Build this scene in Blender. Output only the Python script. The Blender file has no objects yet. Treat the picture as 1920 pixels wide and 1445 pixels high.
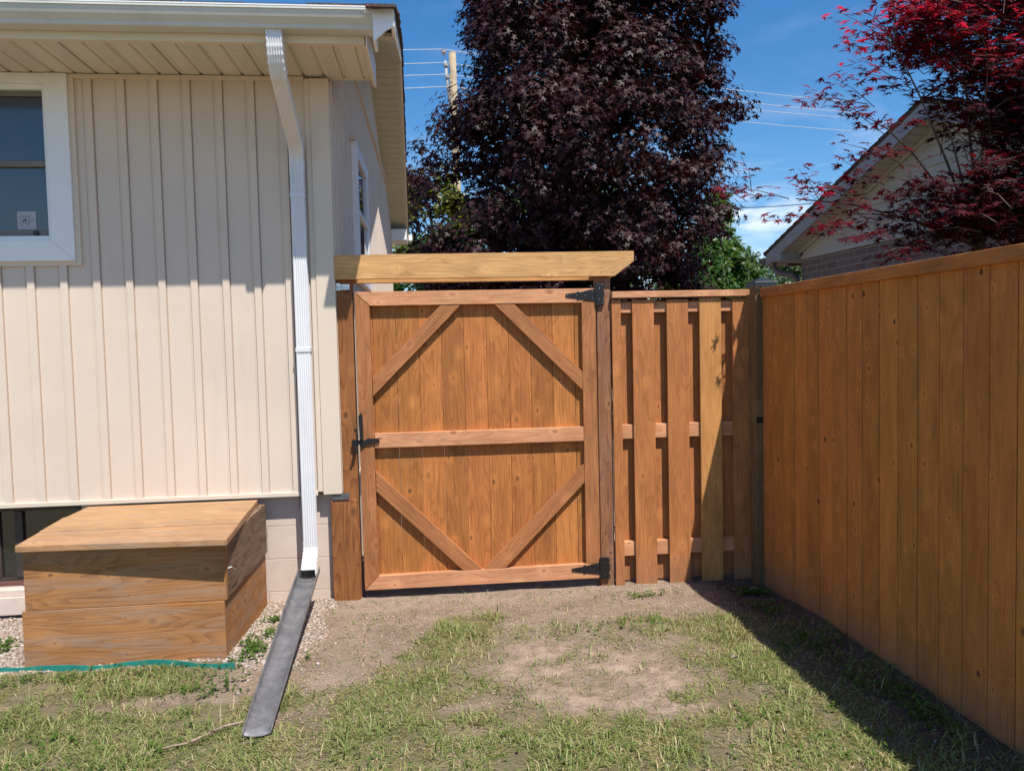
import bpy, math, random
import numpy as np
from mathutils import Vector, Matrix, noise as mnoise
rad = math.radians
random.seed(7)
rng = np.random.default_rng(11)
S = bpy.context.scene
COL = S.collection

# ------------------------------------------------------------------ camera
cd = bpy.data.cameras.new("camera")
cam = bpy.data.objects.new("camera", cd)
COL.objects.link(cam)
CR = Vector((0.99470889, -0.10010928, -0.02307264))
CU = Vector((0.02770461, 0.04512818, 0.99859697))
CF = Vector((0.0989276, 0.9939525, -0.04766289))
m = Matrix((CR, CU, -CF)).transposed().to_4x4()
m.translation = Vector((0, 0, 1.45))
cam.matrix_world = m
cd.sensor_width = 36
cd.lens = 1420 / 1920 * 36
cd.clip_start = 0.05
cd.clip_end = 3000
S.camera = cam

# ------------------------------------------------------------------ light
SUN = Vector((0.245, -0.50, 1.0)).normalized()          # towards the sun
elev = math.asin(SUN.z)
azim = math.atan2(SUN.x, SUN.y)
w = bpy.data.worlds.new("World")
S.world = w
w.use_nodes = True
nt = w.node_tree
nt.nodes.clear()
sky = nt.nodes.new("ShaderNodeTexSky")
sky.sky_type = 'NISHITA'
sky.sun_disc = False
sky.sun_elevation = elev
sky.sun_rotation = azim
sky.altitude = 300
sky.air_density = 1.0
sky.dust_density = 0.45
sky.ozone_density = 3.0
bg = nt.nodes.new("ShaderNodeBackground")
bg.inputs[1].default_value = 0.12
wo = nt.nodes.new("ShaderNodeOutputWorld")
tc = nt.nodes.new("ShaderNodeTexCoord")
mp = nt.nodes.new("ShaderNodeMapping")
mp.inputs['Scale'].default_value = (2.2, 2.2, 9.0)
mp.inputs['Rotation'].default_value = (0.05, -0.16, 0.2)
nz = nt.nodes.new("ShaderNodeTexNoise")
nz.inputs['Scale'].default_value = 2.1
nz.inputs['Detail'].default_value = 8
nz.inputs['Roughness'].default_value = 0.62
nz.inputs['Distortion'].default_value = 0.5
cr = nt.nodes.new("ShaderNodeValToRGB")
cr.color_ramp.elements[0].position = 0.50
cr.color_ramp.elements[1].position = 0.78
sx = nt.nodes.new("ShaderNodeSeparateXYZ")
hr = nt.nodes.new("ShaderNodeMapRange")                  # clouds lie low over the horizon
hr.inputs[1].default_value = 0.03
hr.inputs[2].default_value = 0.30
hr.inputs[3].default_value = 1.0
hr.inputs[4].default_value = 0.06
mu = nt.nodes.new("ShaderNodeMath")
mu.operation = 'MULTIPLY'
mxs = nt.nodes.new("ShaderNodeMix")
mxs.data_type = 'RGBA'
mxs.inputs[7].default_value = (6.8, 7.3, 8.0, 1)
lk = nt.links.new
lk(tc.outputs['Generated'], mp.inputs[0])
lk(mp.outputs[0], nz.inputs[0])
lk(nz.outputs[0], cr.inputs[0])
lk(tc.outputs['Generated'], sx.inputs[0])
lk(sx.outputs[2], hr.inputs[0])
lk(cr.outputs[0], mu.inputs[0])
lk(hr.outputs[0], mu.inputs[1])
# one soft bank of cloud low over the neighbour's eave (a fixed direction in the world)
vs_ = nt.nodes.new("ShaderNodeVectorMath"); vs_.operation = 'SUBTRACT'; vs_.inputs[1].default_value = (0.405, 0.900, 0.158)
vm_ = nt.nodes.new("ShaderNodeVectorMath"); vm_.operation = 'MULTIPLY'; vm_.inputs[1].default_value = (9.0, 6.0, 24.0)
vl_ = nt.nodes.new("ShaderNodeVectorMath"); vl_.operation = 'LENGTH'
cm_ = nt.nodes.new("ShaderNodeMapRange"); cm_.interpolation_type = 'SMOOTHSTEP'
for i_, v_ in enumerate((0.15, 1.0, 1.0, 0.0)): cm_.inputs[i_ + 1].default_value = v_
n3_ = nt.nodes.new("ShaderNodeTexNoise"); n3_.inputs['Scale'].default_value = 7.0; n3_.inputs['Detail'].default_value = 7; n3_.inputs['Roughness'].default_value = 0.6
r3_ = nt.nodes.new("ShaderNodeMapRange"); r3_.interpolation_type = 'SMOOTHSTEP'
for i_, v_ in enumerate((0.36, 0.62, 0.0, 0.75)): r3_.inputs[i_ + 1].default_value = v_
mc_ = nt.nodes.new("ShaderNodeMath"); mc_.operation = 'MULTIPLY'
ma_ = nt.nodes.new("ShaderNodeMath"); ma_.operation = 'MAXIMUM'
lk(tc.outputs['Generated'], vs_.inputs[0]); lk(vs_.outputs[0], vm_.inputs[0]); lk(vm_.outputs[0], vl_.inputs[0]); lk(vl_.outputs['Value'], cm_.inputs[0])
lk(mp.outputs[0], n3_.inputs[0]); lk(n3_.outputs[0], r3_.inputs[0]); lk(cm_.outputs[0], mc_.inputs[0]); lk(r3_.outputs[0], mc_.inputs[1])
lk(mu.outputs[0], ma_.inputs[0]); lk(mc_.outputs[0], ma_.inputs[1]); lk(ma_.outputs[0], mxs.inputs[0])
hs_ = nt.nodes.new("ShaderNodeHueSaturation")
hs_.inputs['Saturation'].default_value = 1.32
lk(sky.outputs[0], hs_.inputs['Color'])
lk(hs_.outputs[0], mxs.inputs[6])
lk(mxs.outputs[2], bg.inputs[0])
lk(bg.outputs[0], wo.inputs[0])

sd = bpy.data.lights.new("sun", 'SUN')
sd.energy = 5.0
sd.angle = rad(0.5)
sd.color = (1.0, 0.95, 0.88)
sun = bpy.data.objects.new("sun", sd)
sun.rotation_euler = SUN.to_track_quat('Z', 'Y').to_euler()
sun.location = (3, -6, 12)
COL.objects.link(sun)

S.view_settings.view_transform = 'Standard'
S.view_settings.look = 'None'
S.view_settings.gamma = 1
S.view_settings.exposure = 0.42
S.cycles.max_bounces = 6
S.cycles.use_adaptive_sampling = True

# ------------------------------------------------------------------ materials
class NT:
    def __init__(s, name):
        s.m = bpy.data.materials.new(name)
        s.m.use_nodes = True
        s.t = s.m.node_tree
        s.b = s.t.nodes['Principled BSDF']
        s.o = s.t.nodes['Material Output']
    def n(s, typ, **kw):
        x = s.t.nodes.new(typ)
        for k, v in kw.items():
            if k.startswith('i_'):
                k = k[2:]
                x.inputs[int(k) if k.isdigit() else k].default_value = v
            else:
                setattr(x, k, v)
        return x
    def l(s, a, b): s.t.links.new(a, b)
    def math(s, op, a, b=None, c=None, clamp=False):
        x = s.n('ShaderNodeMath', operation=op, use_clamp=clamp)
        for i, v in enumerate((a, b, c)):
            if v is None: continue
            if isinstance(v, (int, float)): x.inputs[i].default_value = v
            else: s.l(v, x.inputs[i])
        return x.outputs[0]
    def mr(s, v, a, b, c=0.0, d=1.0, smooth=True):
        x = s.n('ShaderNodeMapRange', interpolation_type='SMOOTHSTEP' if smooth else 'LINEAR')
        s.l(v, x.inputs[0])
        for i, k in enumerate((a, b, c, d)): x.inputs[i + 1].default_value = k
        return x.outputs[0]
    def mix(s, f, a, b, blend='MIX'):
        x = s.n('ShaderNodeMix', data_type='RGBA', blend_type=blend)
        for i, v in ((0, f), (6, a), (7, b)):
            if isinstance(v, (int, float)): x.inputs[i].default_value = v
            elif isinstance(v, (tuple, list)): x.inputs[i].default_value = (*v[:3], 1)
            else: s.l(v, x.inputs[i])
        return x.outputs[2]
    def noise(s, vec, scale, detail=4, rough=0.55, dist=0.0, out=0):
        x = s.n('ShaderNodeTexNoise')
        if vec is not None: s.l(vec, x.inputs['Vector'])
        x.inputs['Scale'].default_value = scale
        x.inputs['Detail'].default_value = detail
        x.inputs['Roughness'].default_value = rough
        x.inputs['Distortion'].default_value = dist
        return x.outputs[out]
    def comb(s, x=0.0, y=0.0, z=0.0):
        c = s.n('ShaderNodeCombineXYZ')
        for i, v in enumerate((x, y, z)):
            if isinstance(v, (int, float)): c.inputs[i].default_value = v
            else: s.l(v, c.inputs[i])
        return c.outputs[0]
    def objc(s, scale=None):
        t = s.n('ShaderNodeTexCoord').outputs['Object']
        if scale:
            mm = s.n('ShaderNodeMapping')
            mm.inputs['Scale'].default_value = scale
            s.l(t, mm.inputs[0])
            return mm.outputs[0]
        return t
    def bump(s, h, strength=0.3, dist=0.01, chain=None):
        x = s.n('ShaderNodeBump')
        x.inputs['Strength'].default_value = strength
        x.inputs['Distance'].default_value = dist
        s.l(h, x.inputs['Height'])
        if chain is not None: s.l(chain, x.inputs['Normal'])
        s.l(x.outputs[0], s.b.inputs['Normal'])
        return x.outputs[0]
    def set(s, col=None, rough=None, metal=None, spec=None):
        for k, v in (('Base Color', col), ('Roughness', rough), ('Metallic', metal), ('Specular IOR Level', spec)):
            if v is None: continue
            if isinstance(v, (int, float)): s.b.inputs[k].default_value = v
            elif isinstance(v, (tuple, list)): s.b.inputs[k].default_value = (*v[:3], 1)
            else: s.l(v, s.b.inputs[k])
        return s.m

def wood(name, light, dark, knot=(0.06, 0.022, 0.012), knots=0.5, ring=0.55, var=0.22, rough=0.72, grey=0.0, sat_var=0.03, pale=0.0, saw=0.0, kfreq=4.2, ksize=1.0, kstr=0.7, splash=0.0):
    """uv: u along the grain (m), v across (m), offset at random for every board"""
    t = NT(name)
    uv = t.n('ShaderNodeUVMap', uv_map='UVMap').outputs[0]
    sp = t.n('ShaderNodeSeparateXYZ'); t.l(uv, sp.inputs[0])
    u, v = sp.outputs[0], sp.outputs[1]
    # knots
    kv = t.comb(t.math('MULTIPLY', u, kfreq), t.math('MULTIPLY', v, kfreq * 1.5))
    vo = t.n('ShaderNodeTexVoronoi', voronoi_dimensions='2D', i_Scale=1.0, i_Randomness=1.0); t.l(kv, vo.inputs['Vector'])
    dist = vo.outputs['Distance']
    cs = t.n('ShaderNodeSeparateColor'); t.l(vo.outputs['Color'], cs.inputs[0])
    present = t.math('LESS_THAN', cs.outputs[0], knots)
    dn = t.math('ADD', dist, t.math('MULTIPLY', t.math('SUBTRACT', t.noise(kv, 5, 5, 0.7), 0.5), 0.16))
    rk = t.math('MULTIPLY_ADD', t.math('POWER', cs.outputs[1], 2.5), 0.075 * ksize, 0.014 * ksize)
    kmask = t.math('MULTIPLY', t.math('SUBTRACT', 1.0, t.mr(t.math('DIVIDE', dn, rk), 0.3, 1.5)), t.math('MULTIPLY', present, t.math('MULTIPLY_ADD', cs.outputs[2], 0.75, 0.35), clamp=True))
    halo = t.math('MULTIPLY', t.math('SUBTRACT', 1.0, t.mr(dist, 0.0, 0.30)), present)
    # rings
    low = t.noise(t.comb(t.math('MULTIPLY', u, 1.25), t.math('MULTIPLY', v, 8.5)), 1.0, 1.5, 0.4)
    ph = t.math('ADD', t.math('MULTIPLY', v, 11.0), t.math('MULTIPLY', low, 15.0))
    ph = t.math('ADD', ph, t.math('MULTIPLY', t.math('MULTIPLY', halo, halo), 4.0))
    rings = t.math('POWER', t.math('FRACT', ph), 2.6)
    fine = t.noise(t.comb(t.math('MULTIPLY', u, 5.0), t.math('MULTIPLY', v, 330.0)), 1.0, 5, 0.65)
    fib = t.noise(t.comb(t.math('MULTIPLY', u, 3.5), t.math('MULTIPLY', v, 95.0)), 1.0, 3, 0.6)
    f = t.math('ADD', t.math('MULTIPLY', rings, ring), t.math('MULTIPLY', t.mr(fib, 0.32, 0.68), 0.36))
    f = t.math('ADD', f, t.math('MULTIPLY', t.math('SUBTRACT', fine, 0.5), 1.0), clamp=True)
    col = t.mix(f, light, dark)
    # whole-board and blotchy variation
    isl = t.n('ShaderNodeNewGeometry').outputs['Random Per Island']
    hs = t.n('ShaderNodeHueSaturation')
    t.l(col, hs.inputs['Color'])
    t.l(t.math('MULTIPLY_ADD', isl, sat_var, 0.5 - sat_var / 2), hs.inputs['Hue'])
    blotch = t.noise(t.comb(t.math('MULTIPLY', u, 2.6), t.math('MULTIPLY', v, 9.0)), 1.0, 5, 0.6)
    val = t.math('ADD', t.math('MULTIPLY_ADD', t.math('FRACT', t.math('MULTIPLY', isl, 7.31)), var, 1 - var / 2), t.math('MULTIPLY', t.math('SUBTRACT', blotch, 0.5), 0.95))
    t.l(val, hs.inputs['Value'])
    col = hs.outputs[0]
    if pale:
        pm = t.mr(t.noise(t.comb(t.math('MULTIPLY', u, 3.0), t.math('MULTIPLY', v, 55.0)), 1.0, 4, 0.7), 0.60, 0.76)
        col = t.mix(t.math('MULTIPLY', pm, pale), col, tuple(min(1, c * 1.9) for c in light))
    # sap-pale streak beside knots
    col = t.mix(t.math('MULTIPLY', t.math('MULTIPLY', halo, t.math('SUBTRACT', 1.0, kmask)), 0.4), col, tuple(min(1, c * 1.45) for c in light))
    if grey:
        gm = t.mr(t.noise(t.comb(t.math('MULTIPLY', u, 2.2), t.math('MULTIPLY', v, 14.0)), 1.0, 6, 0.68), 0.42, 0.72)
        col = t.mix(t.math('MULTIPLY', gm, grey), col, (0.30, 0.235, 0.185))
    col = t.mix(t.math('MULTIPLY', kmask, kstr), col, knot)
    if splash:   # soil thrown up on the foot of the boards by rain
        gz = t.n('ShaderNodeSeparateXYZ'); t.l(t.n('ShaderNodeNewGeometry').outputs['Position'], gz.inputs[0])
        sn = t.noise(t.objc(), 9, 5, 0.7)
        sm = t.mr(t.math('SUBTRACT', gz.outputs[2], t.math('MULTIPLY', t.math('SUBTRACT', sn, 0.5), 0.35)), -0.02, 0.24, 1.0, 0.0)
        col = t.mix(t.math('MULTIPLY', sm, splash), col, (0.25, 0.155, 0.105))
    # hairline checks
    chk = t.mr(t.noise(t.comb(t.math('MULTIPLY', u, 2.4), t.math('MULTIPLY', v, 150.0)), 1.0, 2, 0.5), 0.69, 0.75)
    col = t.mix(t.math('MULTIPLY', chk, 0.6), col, tuple(c * 0.4 for c in dark))
    h = t.math('SUBTRACT', t.math('ADD', fine, t.math('MULTIPLY', rings, 0.25)), chk)
    if saw:
        sw = t.noise(t.comb(t.math('MULTIPLY', u, 420.0), t.math('MULTIPLY', v, 14.0)), 1.0, 2, 0.5)
        h = t.math('ADD', h, t.math('MULTIPLY', sw, saw))
        col = t.mix(t.math('MULTIPLY', t.math('SUBTRACT', sw, 0.4, clamp=True), saw * 0.9), col, tuple(c * 0.55 for c in dark))
    t.bump(h, 0.38, 0.0025)
    return t.set(col, rough, spec=0.28)

W_BOARD = wood('gate_board_wood', (0.455, 0.174, 0.048), (0.205, 0.061, 0.015), knot=(0.13, 0.055, 0.02), knots=0.7, var=0.30, sat_var=0.010, pale=0.75, kstr=0.9, ring=0.36)
W_FRAME = wood('gate_frame_wood', (0.45, 0.190, 0.070), (0.23, 0.080, 0.028), knot=(0.15, 0.055, 0.025), knots=0.4, var=0.18, sat_var=0.008, pale=0.3, saw=0.6, ring=0.4, kstr=0.6)
W_RAIL = wood('pink_rail_wood', (0.63, 0.32, 0.160), (0.40, 0.150, 0.064), knot=(0.25, 0.085, 0.04), knots=0.75, var=0.12, sat_var=0.008, pale=0.4, saw=0.6, ring=0.4, kstr=0.6, ksize=1.5)
W_BEAM = wood('beam_wood', (0.60, 0.335, 0.140), (0.39, 0.185, 0.066), knot=(0.15, 0.06, 0.025), knots=0.45, var=0.06, sat_var=0.006, ring=0.5)
W_POST = wood('rough_post_wood', (0.34, 0.160, 0.070), (0.14, 0.055, 0.025), knots=0.35, knot=(0.03, 0.015, 0.01), var=0.2, ring=0.6, saw=1.0, grey=0.3)
W_POSTL = wood('stained_post_wood', (0.36, 0.145, 0.045), (0.17, 0.056, 0.018), knots=0.3, knot=(0.05, 0.02, 0.012), var=0.35, ring=0.6, saw=0.8, sat_var=0.01, ksize=1.8)
W_FENCE = wood('fence_board_wood', (0.49, 0.200, 0.064), (0.27, 0.092, 0.026), knot=(0.15, 0.055, 0.025), knots=0.55, var=0.22, sat_var=0.014, pale=0.45, ring=0.38, kstr=0.8, splash=0.3)
W_YEL = wood('yellow_board_wood', (0.54, 0.27, 0.085), (0.38, 0.15, 0.040), knot=(0.18, 0.07, 0.025), knots=0.5, var=0.1, sat_var=0.01, ring=0.4, kstr=0.6)
W_SIDE = wood('side_fence_wood', (0.50, 0.198, 0.046), (0.29, 0.097, 0.020), knot=(0.03, 0.012, 0.006), knots=0.62, ring=0.26, var=0.24, sat_var=0.010, kfreq=6.0, ksize=1.25, kstr=0.9, splash=0.55)
W_LID = wood('weathered_lid_wood', (0.47, 0.270, 0.130), (0.28, 0.135, 0.055), knot=(0.15, 0.09, 0.05), knots=0.35, var=0.16, grey=0.5, ring=0.5, sat_var=0.01)
W_BOX = wood('weathered_box_wood', (0.43, 0.200, 0.068), (0.22, 0.092, 0.032), knot=(0.09, 0.05, 0.03), knots=0.3, ring=0.6, var=0.10, grey=0.6, sat_var=0.01, ksize=1.8)
W_BOXD = wood('dark_weathered_wood', (0.25, 0.155, 0.085), (0.08, 0.045, 0.025), knots=0.4, ring=0.9, var=0.1, grey=0.5, saw=0.5)
W_CORNER = wood('dark_post_wood', (0.19, 0.120, 0.055), (0.10, 0.060, 0.028), knots=0.3, var=0.1, grey=0.15)

def plain(name, col, rough=0.5, metal=0.0, spec=0.4, nscale=6.0, namt=0.08, bump=0.0, bscale=60.0, dirt=0.0):
    t = NT(name)
    o = t.objc()
    n1 = t.noise(o, nscale, 5, 0.6)
    c = t.mix(t.mr(n1, 0.3, 0.7), tuple(k * (1 - namt) for k in col), tuple(min(1, k * (1 + namt)) for k in col))
    if dirt:
        dm = t.mr(t.noise(t.objc((9, 9, 1.4)), 1.0, 6, 0.7), 0.52, 0.78)
        c = t.mix(t.math('MULTIPLY', dm, dirt), c, tuple(k * 0.55 for k in (col[0], col[1] * .95, col[2] * .85)))
    if bump:
        t.bump(t.math('ADD', t.noise(o, bscale, 4, 0.6), t.math('MULTIPLY', t.noise(o, 2.2, 2), 6.0)) if name == 'beige_vinyl' else t.noise(o, bscale, 4, 0.6), bump, 0.002)
    return t.set(c, rough, metal, spec)

M_SIDING = plain('beige_vinyl', (0.635, 0.530, 0.435), 0.55, spec=0.3, nscale=1.3, namt=0.04, bump=0.25, bscale=34, dirt=0.12)
M_SIDETRIM = plain('beige_trim', (0.655, 0.550, 0.440), 0.5, spec=0.3, nscale=1.5, namt=0.03, dirt=0.08)
M_WHITE = plain('white_vinyl', (0.80, 0.80, 0.80), 0.4, nscale=3, namt=0.03, dirt=0.08)
M_SPOUT = plain('white_painted_metal', (0.70, 0.70, 0.715), 0.36, nscale=4, namt=0.03, dirt=0.22)
M_GUTTER = plain('ivory_gutter_metal', (0.56, 0.57, 0.52), 0.4, nscale=4, namt=0.04, dirt=0.25)
M_FASCIA = plain('ivory_fascia', (0.68, 0.60, 0.46), 0.5, nscale=3, namt=0.03, dirt=0.06)
M_OLIVE = plain('olive_rake_soffit', (0.52, 0.50, 0.36), 0.55, nscale=3, namt=0.05, dirt=0.1)
M_BLACK = plain('black_iron', (0.012, 0.012, 0.013), 0.38, nscale=30, namt=0.2, bump=0.2, bscale=200)
M_ZINC = plain('galvanised_steel', (0.62, 0.64, 0.66), 0.35, metal=0.8, nscale=40, namt=0.2)
M_DARKZ = plain('dark_bracket_steel', (0.16, 0.17, 0.18), 0.45, metal=0.6, nscale=40, namt=0.2)
M_BRONZE = plain('dark_brown_frame', (0.05, 0.038, 0.032), 0.45, nscale=10, namt=0.15)
M_SASH = plain('taupe_sash', (0.17, 0.15, 0.13), 0.45, nscale=10, namt=0.1)
M_CONC = plain('painted_sill_concrete', (0.60, 0.49, 0.42), 0.85, nscale=8, namt=0.08, bump=0.6, bscale=50, dirt=0.2)
M_GREENPL = plain('green_plastic', (0.02, 0.21, 0.17), 0.45, nscale=12, namt=0.15)
M_TWIG = plain('twig_bark', (0.26, 0.19, 0.14), 0.85, nscale=60, namt=0.35)
M_BARK = plain('bark', (0.085, 0.062, 0.05), 0.9, nscale=18, namt=0.4, bump=0.6, bscale=40)
M_ROCK = plain('grey_rock', (0.33, 0.29, 0.25), 0.85, nscale=20, namt=0.25, bump=0.6, bscale=40)
M_POLE = plain('bleached_pole_wood', (0.33, 0.26, 0.17), 0.85, nscale=5, namt=0.2, dirt=0.5)
M_WIRE = plain('bare_wire', (0.60, 0.60, 0.58), 0.4, nscale=5, namt=0.1)
M_DWIRE = plain('dark_cable', (0.03, 0.03, 0.035), 0.6)
M_NWHITE = plain('neighbour_grey_fascia', (0.33, 0.33, 0.325), 0.55, nscale=2, namt=0.05, dirt=0.15)
M_NCREAM = plain('neighbour_cream_siding', (0.46, 0.455, 0.39), 0.6, nscale=2, namt=0.04, dirt=0.1)
M_NSPOUT = plain('neighbour_brown_spout', (0.17, 0.14, 0.12), 0.5, nscale=5, namt=0.1)
M_CAPPL = plain('black_plastic_cap', (0.02, 0.022, 0.026), 0.4, nscale=20, namt=0.1)
M_STICK = plain('grey_sticker', (0.40, 0.40, 0.42), 0.6, nscale=20, namt=0.05)
M_INK = plain('sticker_ink', (0.05, 0.05, 0.07), 0.6)
M_SCREW = plain('screw_head', (0.55, 0.55, 0.55), 0.3, metal=0.9)
M_NAIL = plain('nail_head', (0.05, 0.035, 0.03), 0.6)

def soffit_mat(name, col):
    """perforated vented panels: rows of small round holes"""
    t = NT(name)
    sp = t.n('ShaderNodeSeparateXYZ'); t.l(t.objc(), sp.inputs[0])
    def cell(a, step):
        return t.math('SUBTRACT', t.math('FRACT', t.math('DIVIDE', a, step)), 0.5)
    cx = t.math('MULTIPLY', cell(sp.outputs[0], 0.017), 0.017); cy = t.math('MULTIPLY', cell(sp.outputs[1], 0.017), 0.017)
    d = t.math('SQRT', t.math('ADD', t.math('MULTIPLY', cx, cx), t.math('MULTIPLY', cy, cy)))
    hole = t.math('SUBTRACT', 1.0, t.mr(d, 0.0028, 0.0042))
    # alternate panels are solid
    pan = t.math('GREATER_THAN', t.math('FRACT', t.math('DIVIDE', sp.outputs[0], 0.23)), 0.48)
    c = t.mix(t.math('MULTIPLY', hole, t.math('MULTIPLY_ADD', pan, 0.6, 0.15)), col, tuple(k * 0.12 for k in col))
    return t.set(c, 0.55, spec=0.3)
M_SOFFIT = soffit_mat('ivory_soffit', (0.70, 0.65, 0.535))

def glass_mat(name, col, stripes=0.0):
    t = NT(name)
    c = col
    if stripes:
        n = t.noise(t.objc((34, 1, 2.0)), 1.0, 4, 0.6)
        g = t.noise(t.objc((3, 1, 3)), 2.0, 3, 0.6)
        c = t.mix(t.math('MULTIPLY', t.mr(n, 0.35, 0.7), t.mr(g, 0.3, 0.7)), col, tuple(k * (1 + stripes) for k in col))
    t.b.inputs['Coat Weight'].default_value = 1.0
    t.b.inputs['Coat Roughness'].default_value = 0.02
    return t.set(c, 0.25, spec=0.8)
M_GLASS = glass_mat('window_glass', (0.010, 0.017, 0.030))
M_GLASS2 = glass_mat('window_glass_curtain', (0.009, 0.016, 0.028), 1.2)
M_BGLASS = glass_mat('basement_glass', (0.010, 0.012, 0.010), 0.8)

def cmu_mat():
    t = NT('painted_block_wall')
    br = t.n('ShaderNodeTexBrick', offset=0.5)
    br.inputs['Color1'].default_value = br.inputs['Color2'].default_value = (1, 1, 1, 1)
    br.inputs['Mortar'].default_value = (0, 0, 0, 1)
    br.inputs['Scale'].default_value = 1.0
    br.inputs['Mortar Size'].default_value = 0.004
    br.inputs['Mortar Smooth'].default_value = 0.5
    br.inputs['Brick Width'].default_value = 0.40
    br.inputs['Row Height'].default_value = 0.20
    sp = t.n('ShaderNodeSeparateXYZ'); t.l(t.objc(), sp.inputs[0])
    wob = t.math('MULTIPLY', t.math('SUBTRACT', t.noise(t.objc(), 7, 3), 0.5), 0.012)
    t.l(t.comb(t.math('ADD', t.math('ADD', sp.outputs[0], sp.outputs[1]), 0.19), t.math('ADD', t.math('ADD', sp.outputs[2], 0.985), wob)), br.inputs['Vector'])
    mask = t.n('ShaderNodeSeparateColor'); t.l(br.outputs['Color'], mask.inputs[0])
    crack = t.mr(t.noise(t.objc(), 5, 5), 0.50, 0.62)
    base = t.mix(t.mr(t.noise(t.objc(), 3, 5, 0.65), 0.3, 0.7), (0.55, 0.44, 0.37), (0.64, 0.53, 0.45))
    c = t.mix(t.math('MULTIPLY', t.math('SUBTRACT', 1.0, mask.outputs[0]), t.math('MULTIPLY_ADD', crack, 0.65, 0.12)), base, (0.20, 0.15, 0.12))
    h = t.math('ADD', mask.outputs[0], t.math('MULTIPLY', t.noise(t.objc(), 70, 5, 0.7), 0.45))
    t.bump(h, 0.7, 0.004)
    return t.set(c, 0.85, spec=0.2)
M_CMU = cmu_mat()

def brick_mat():
    t = NT('neighbour_brick')
    br = t.n('ShaderNodeTexBrick', offset=0.5)
    br.inputs['Color1'].default_value = (0.155, 0.115, 0.095, 1)
    br.inputs['Color2'].default_value = (0.215, 0.175, 0.15, 1)
    br.inputs['Mortar'].default_value = (0.34, 0.32, 0.29, 1)
    br.inputs['Scale'].default_value = 1.0
    br.inputs['Mortar Size'].default_value = 0.006
    br.inputs['Bias'].default_value = 0.1
    br.inputs['Brick Width'].default_value = 0.215
    br.inputs['Row Height'].default_value = 0.078
    uv = t.n('ShaderNodeUVMap', uv_map='UVMap').outputs[0]
    t.l(uv, br.inputs['Vector'])
    c = t.mix(t.math('MULTIPLY', t.noise(uv, 22, 4), 0.5), br.outputs['Color'], (0.12, 0.09, 0.075))
    t.bump(br.outputs['Fac'], -0.4, 0.004)
    return t.set(c, 0.85, spec=0.2)
M_BRICK = brick_mat()

def shingle_mat():
    t = NT('asphalt_shingles')
    n = t.noise(t.objc(), 60, 5, 0.7)
    vo = t.n('ShaderNodeTexVoronoi', i_Scale=9.0); t.l(t.objc(), vo.inputs['Vector'])
    c = t.mix(t.mr(n, 0.3, 0.7), (0.05, 0.038, 0.032), (0.17, 0.13, 0.11))
    c = t.mix(0.35, c, t.mix(1.0, c, vo.outputs['Color'], 'MULTIPLY'))
    t.bump(n, 0.8, 0.004)
    return t.set(c, 0.9, spec=0.2)
M_SHINGLE = shingle_mat()

def leaf_mat(name, c1, c2, trans, tw=0.35, rough=0.4, spec=0.5):
    t = NT(name)
    isl = t.n('ShaderNodeNewGeometry').outputs['Random Per Island']
    n = t.noise(t.objc(), 1.1, 3)
    f = t.math('MULTIPLY_ADD', isl, 0.7, t.math('MULTIPLY', t.math('SUBTRACT', n, 0.3), 0.6), clamp=True)
    t.set(t.mix(f, c1, c2), rough, spec=spec)
    tr = t.n('ShaderNodeBsdfTranslucent')
    t.l(t.mix(isl, tuple(k * 0.7 for k in trans), trans), tr.inputs[0])
    mx = t.n('ShaderNodeMixShader'); mx.inputs[0].default_value = tw
    t.l(t.b.outputs[0], mx.inputs[1]); t.l(tr.outputs[0], mx.inputs[2]); t.l(mx.outputs[0], t.o.inputs[0])
    return t.m
M_CRIMSON = leaf_mat('crimson_leaves', (0.018, 0.006, 0.007), (0.050, 0.015, 0.016), (0.08, 0.010, 0.010), 0.14, 0.52, 0.25)
def japan_mat():
    """maroon leaves; sunlight painted in scarlet by the young mask, high and left"""
    t = NT('japanese_maple_leaves')
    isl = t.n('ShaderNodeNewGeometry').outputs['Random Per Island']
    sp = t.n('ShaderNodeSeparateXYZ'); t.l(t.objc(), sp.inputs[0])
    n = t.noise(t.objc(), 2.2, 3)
    sun_tone = t.math('ADD', t.mr(sp.outputs[2], 2.8, 3.5, 0.0, 0.85), t.math('ADD', t.mr(sp.outputs[0], 3.0, 2.2, 0.0, 0.45), t.math('MULTIPLY', t.math('ADD', t.math('SUBTRACT', n, 0.5), 0.10), 1.3)))  # sunlight on high and left sprays painted into the leaf colour
    sun_tone = t.math('MULTIPLY', sun_tone, t.mr(isl, 0.1, 0.9), clamp=True)
    t.set(t.mix(sun_tone, (0.028, 0.005, 0.009), (0.24, 0.008, 0.022)), 0.6, spec=0.15)
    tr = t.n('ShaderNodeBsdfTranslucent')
    t.l(t.mix(sun_tone, (0.16, 0.008, 0.014), (0.85, 0.022, 0.060)), tr.inputs[0])
    mx = t.n('ShaderNodeMixShader'); t.l(t.math('MULTIPLY_ADD', sun_tone, 0.32, 0.13), mx.inputs[0])
    t.l(t.b.outputs[0], mx.inputs[1]); t.l(tr.outputs[0], mx.inputs[2]); t.l(mx.outputs[0], t.o.inputs[0])
    return t.m
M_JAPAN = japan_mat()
M_GREEN = leaf_mat('green_leaves', (0.030, 0.085, 0.016), (0.070, 0.15, 0.028), (0.16, 0.26, 0.04), 0.35)
M_LIME = leaf_mat('yellow_green_leaves', (0.09, 0.115, 0.016), (0.19, 0.20, 0.03), (0.32, 0.32, 0.05), 0.35)
M_FARG = leaf_mat('pale_green_leaves', (0.07, 0.115, 0.045), (0.115, 0.165, 0.07), (0.16, 0.24, 0.09), 0.3)
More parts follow.
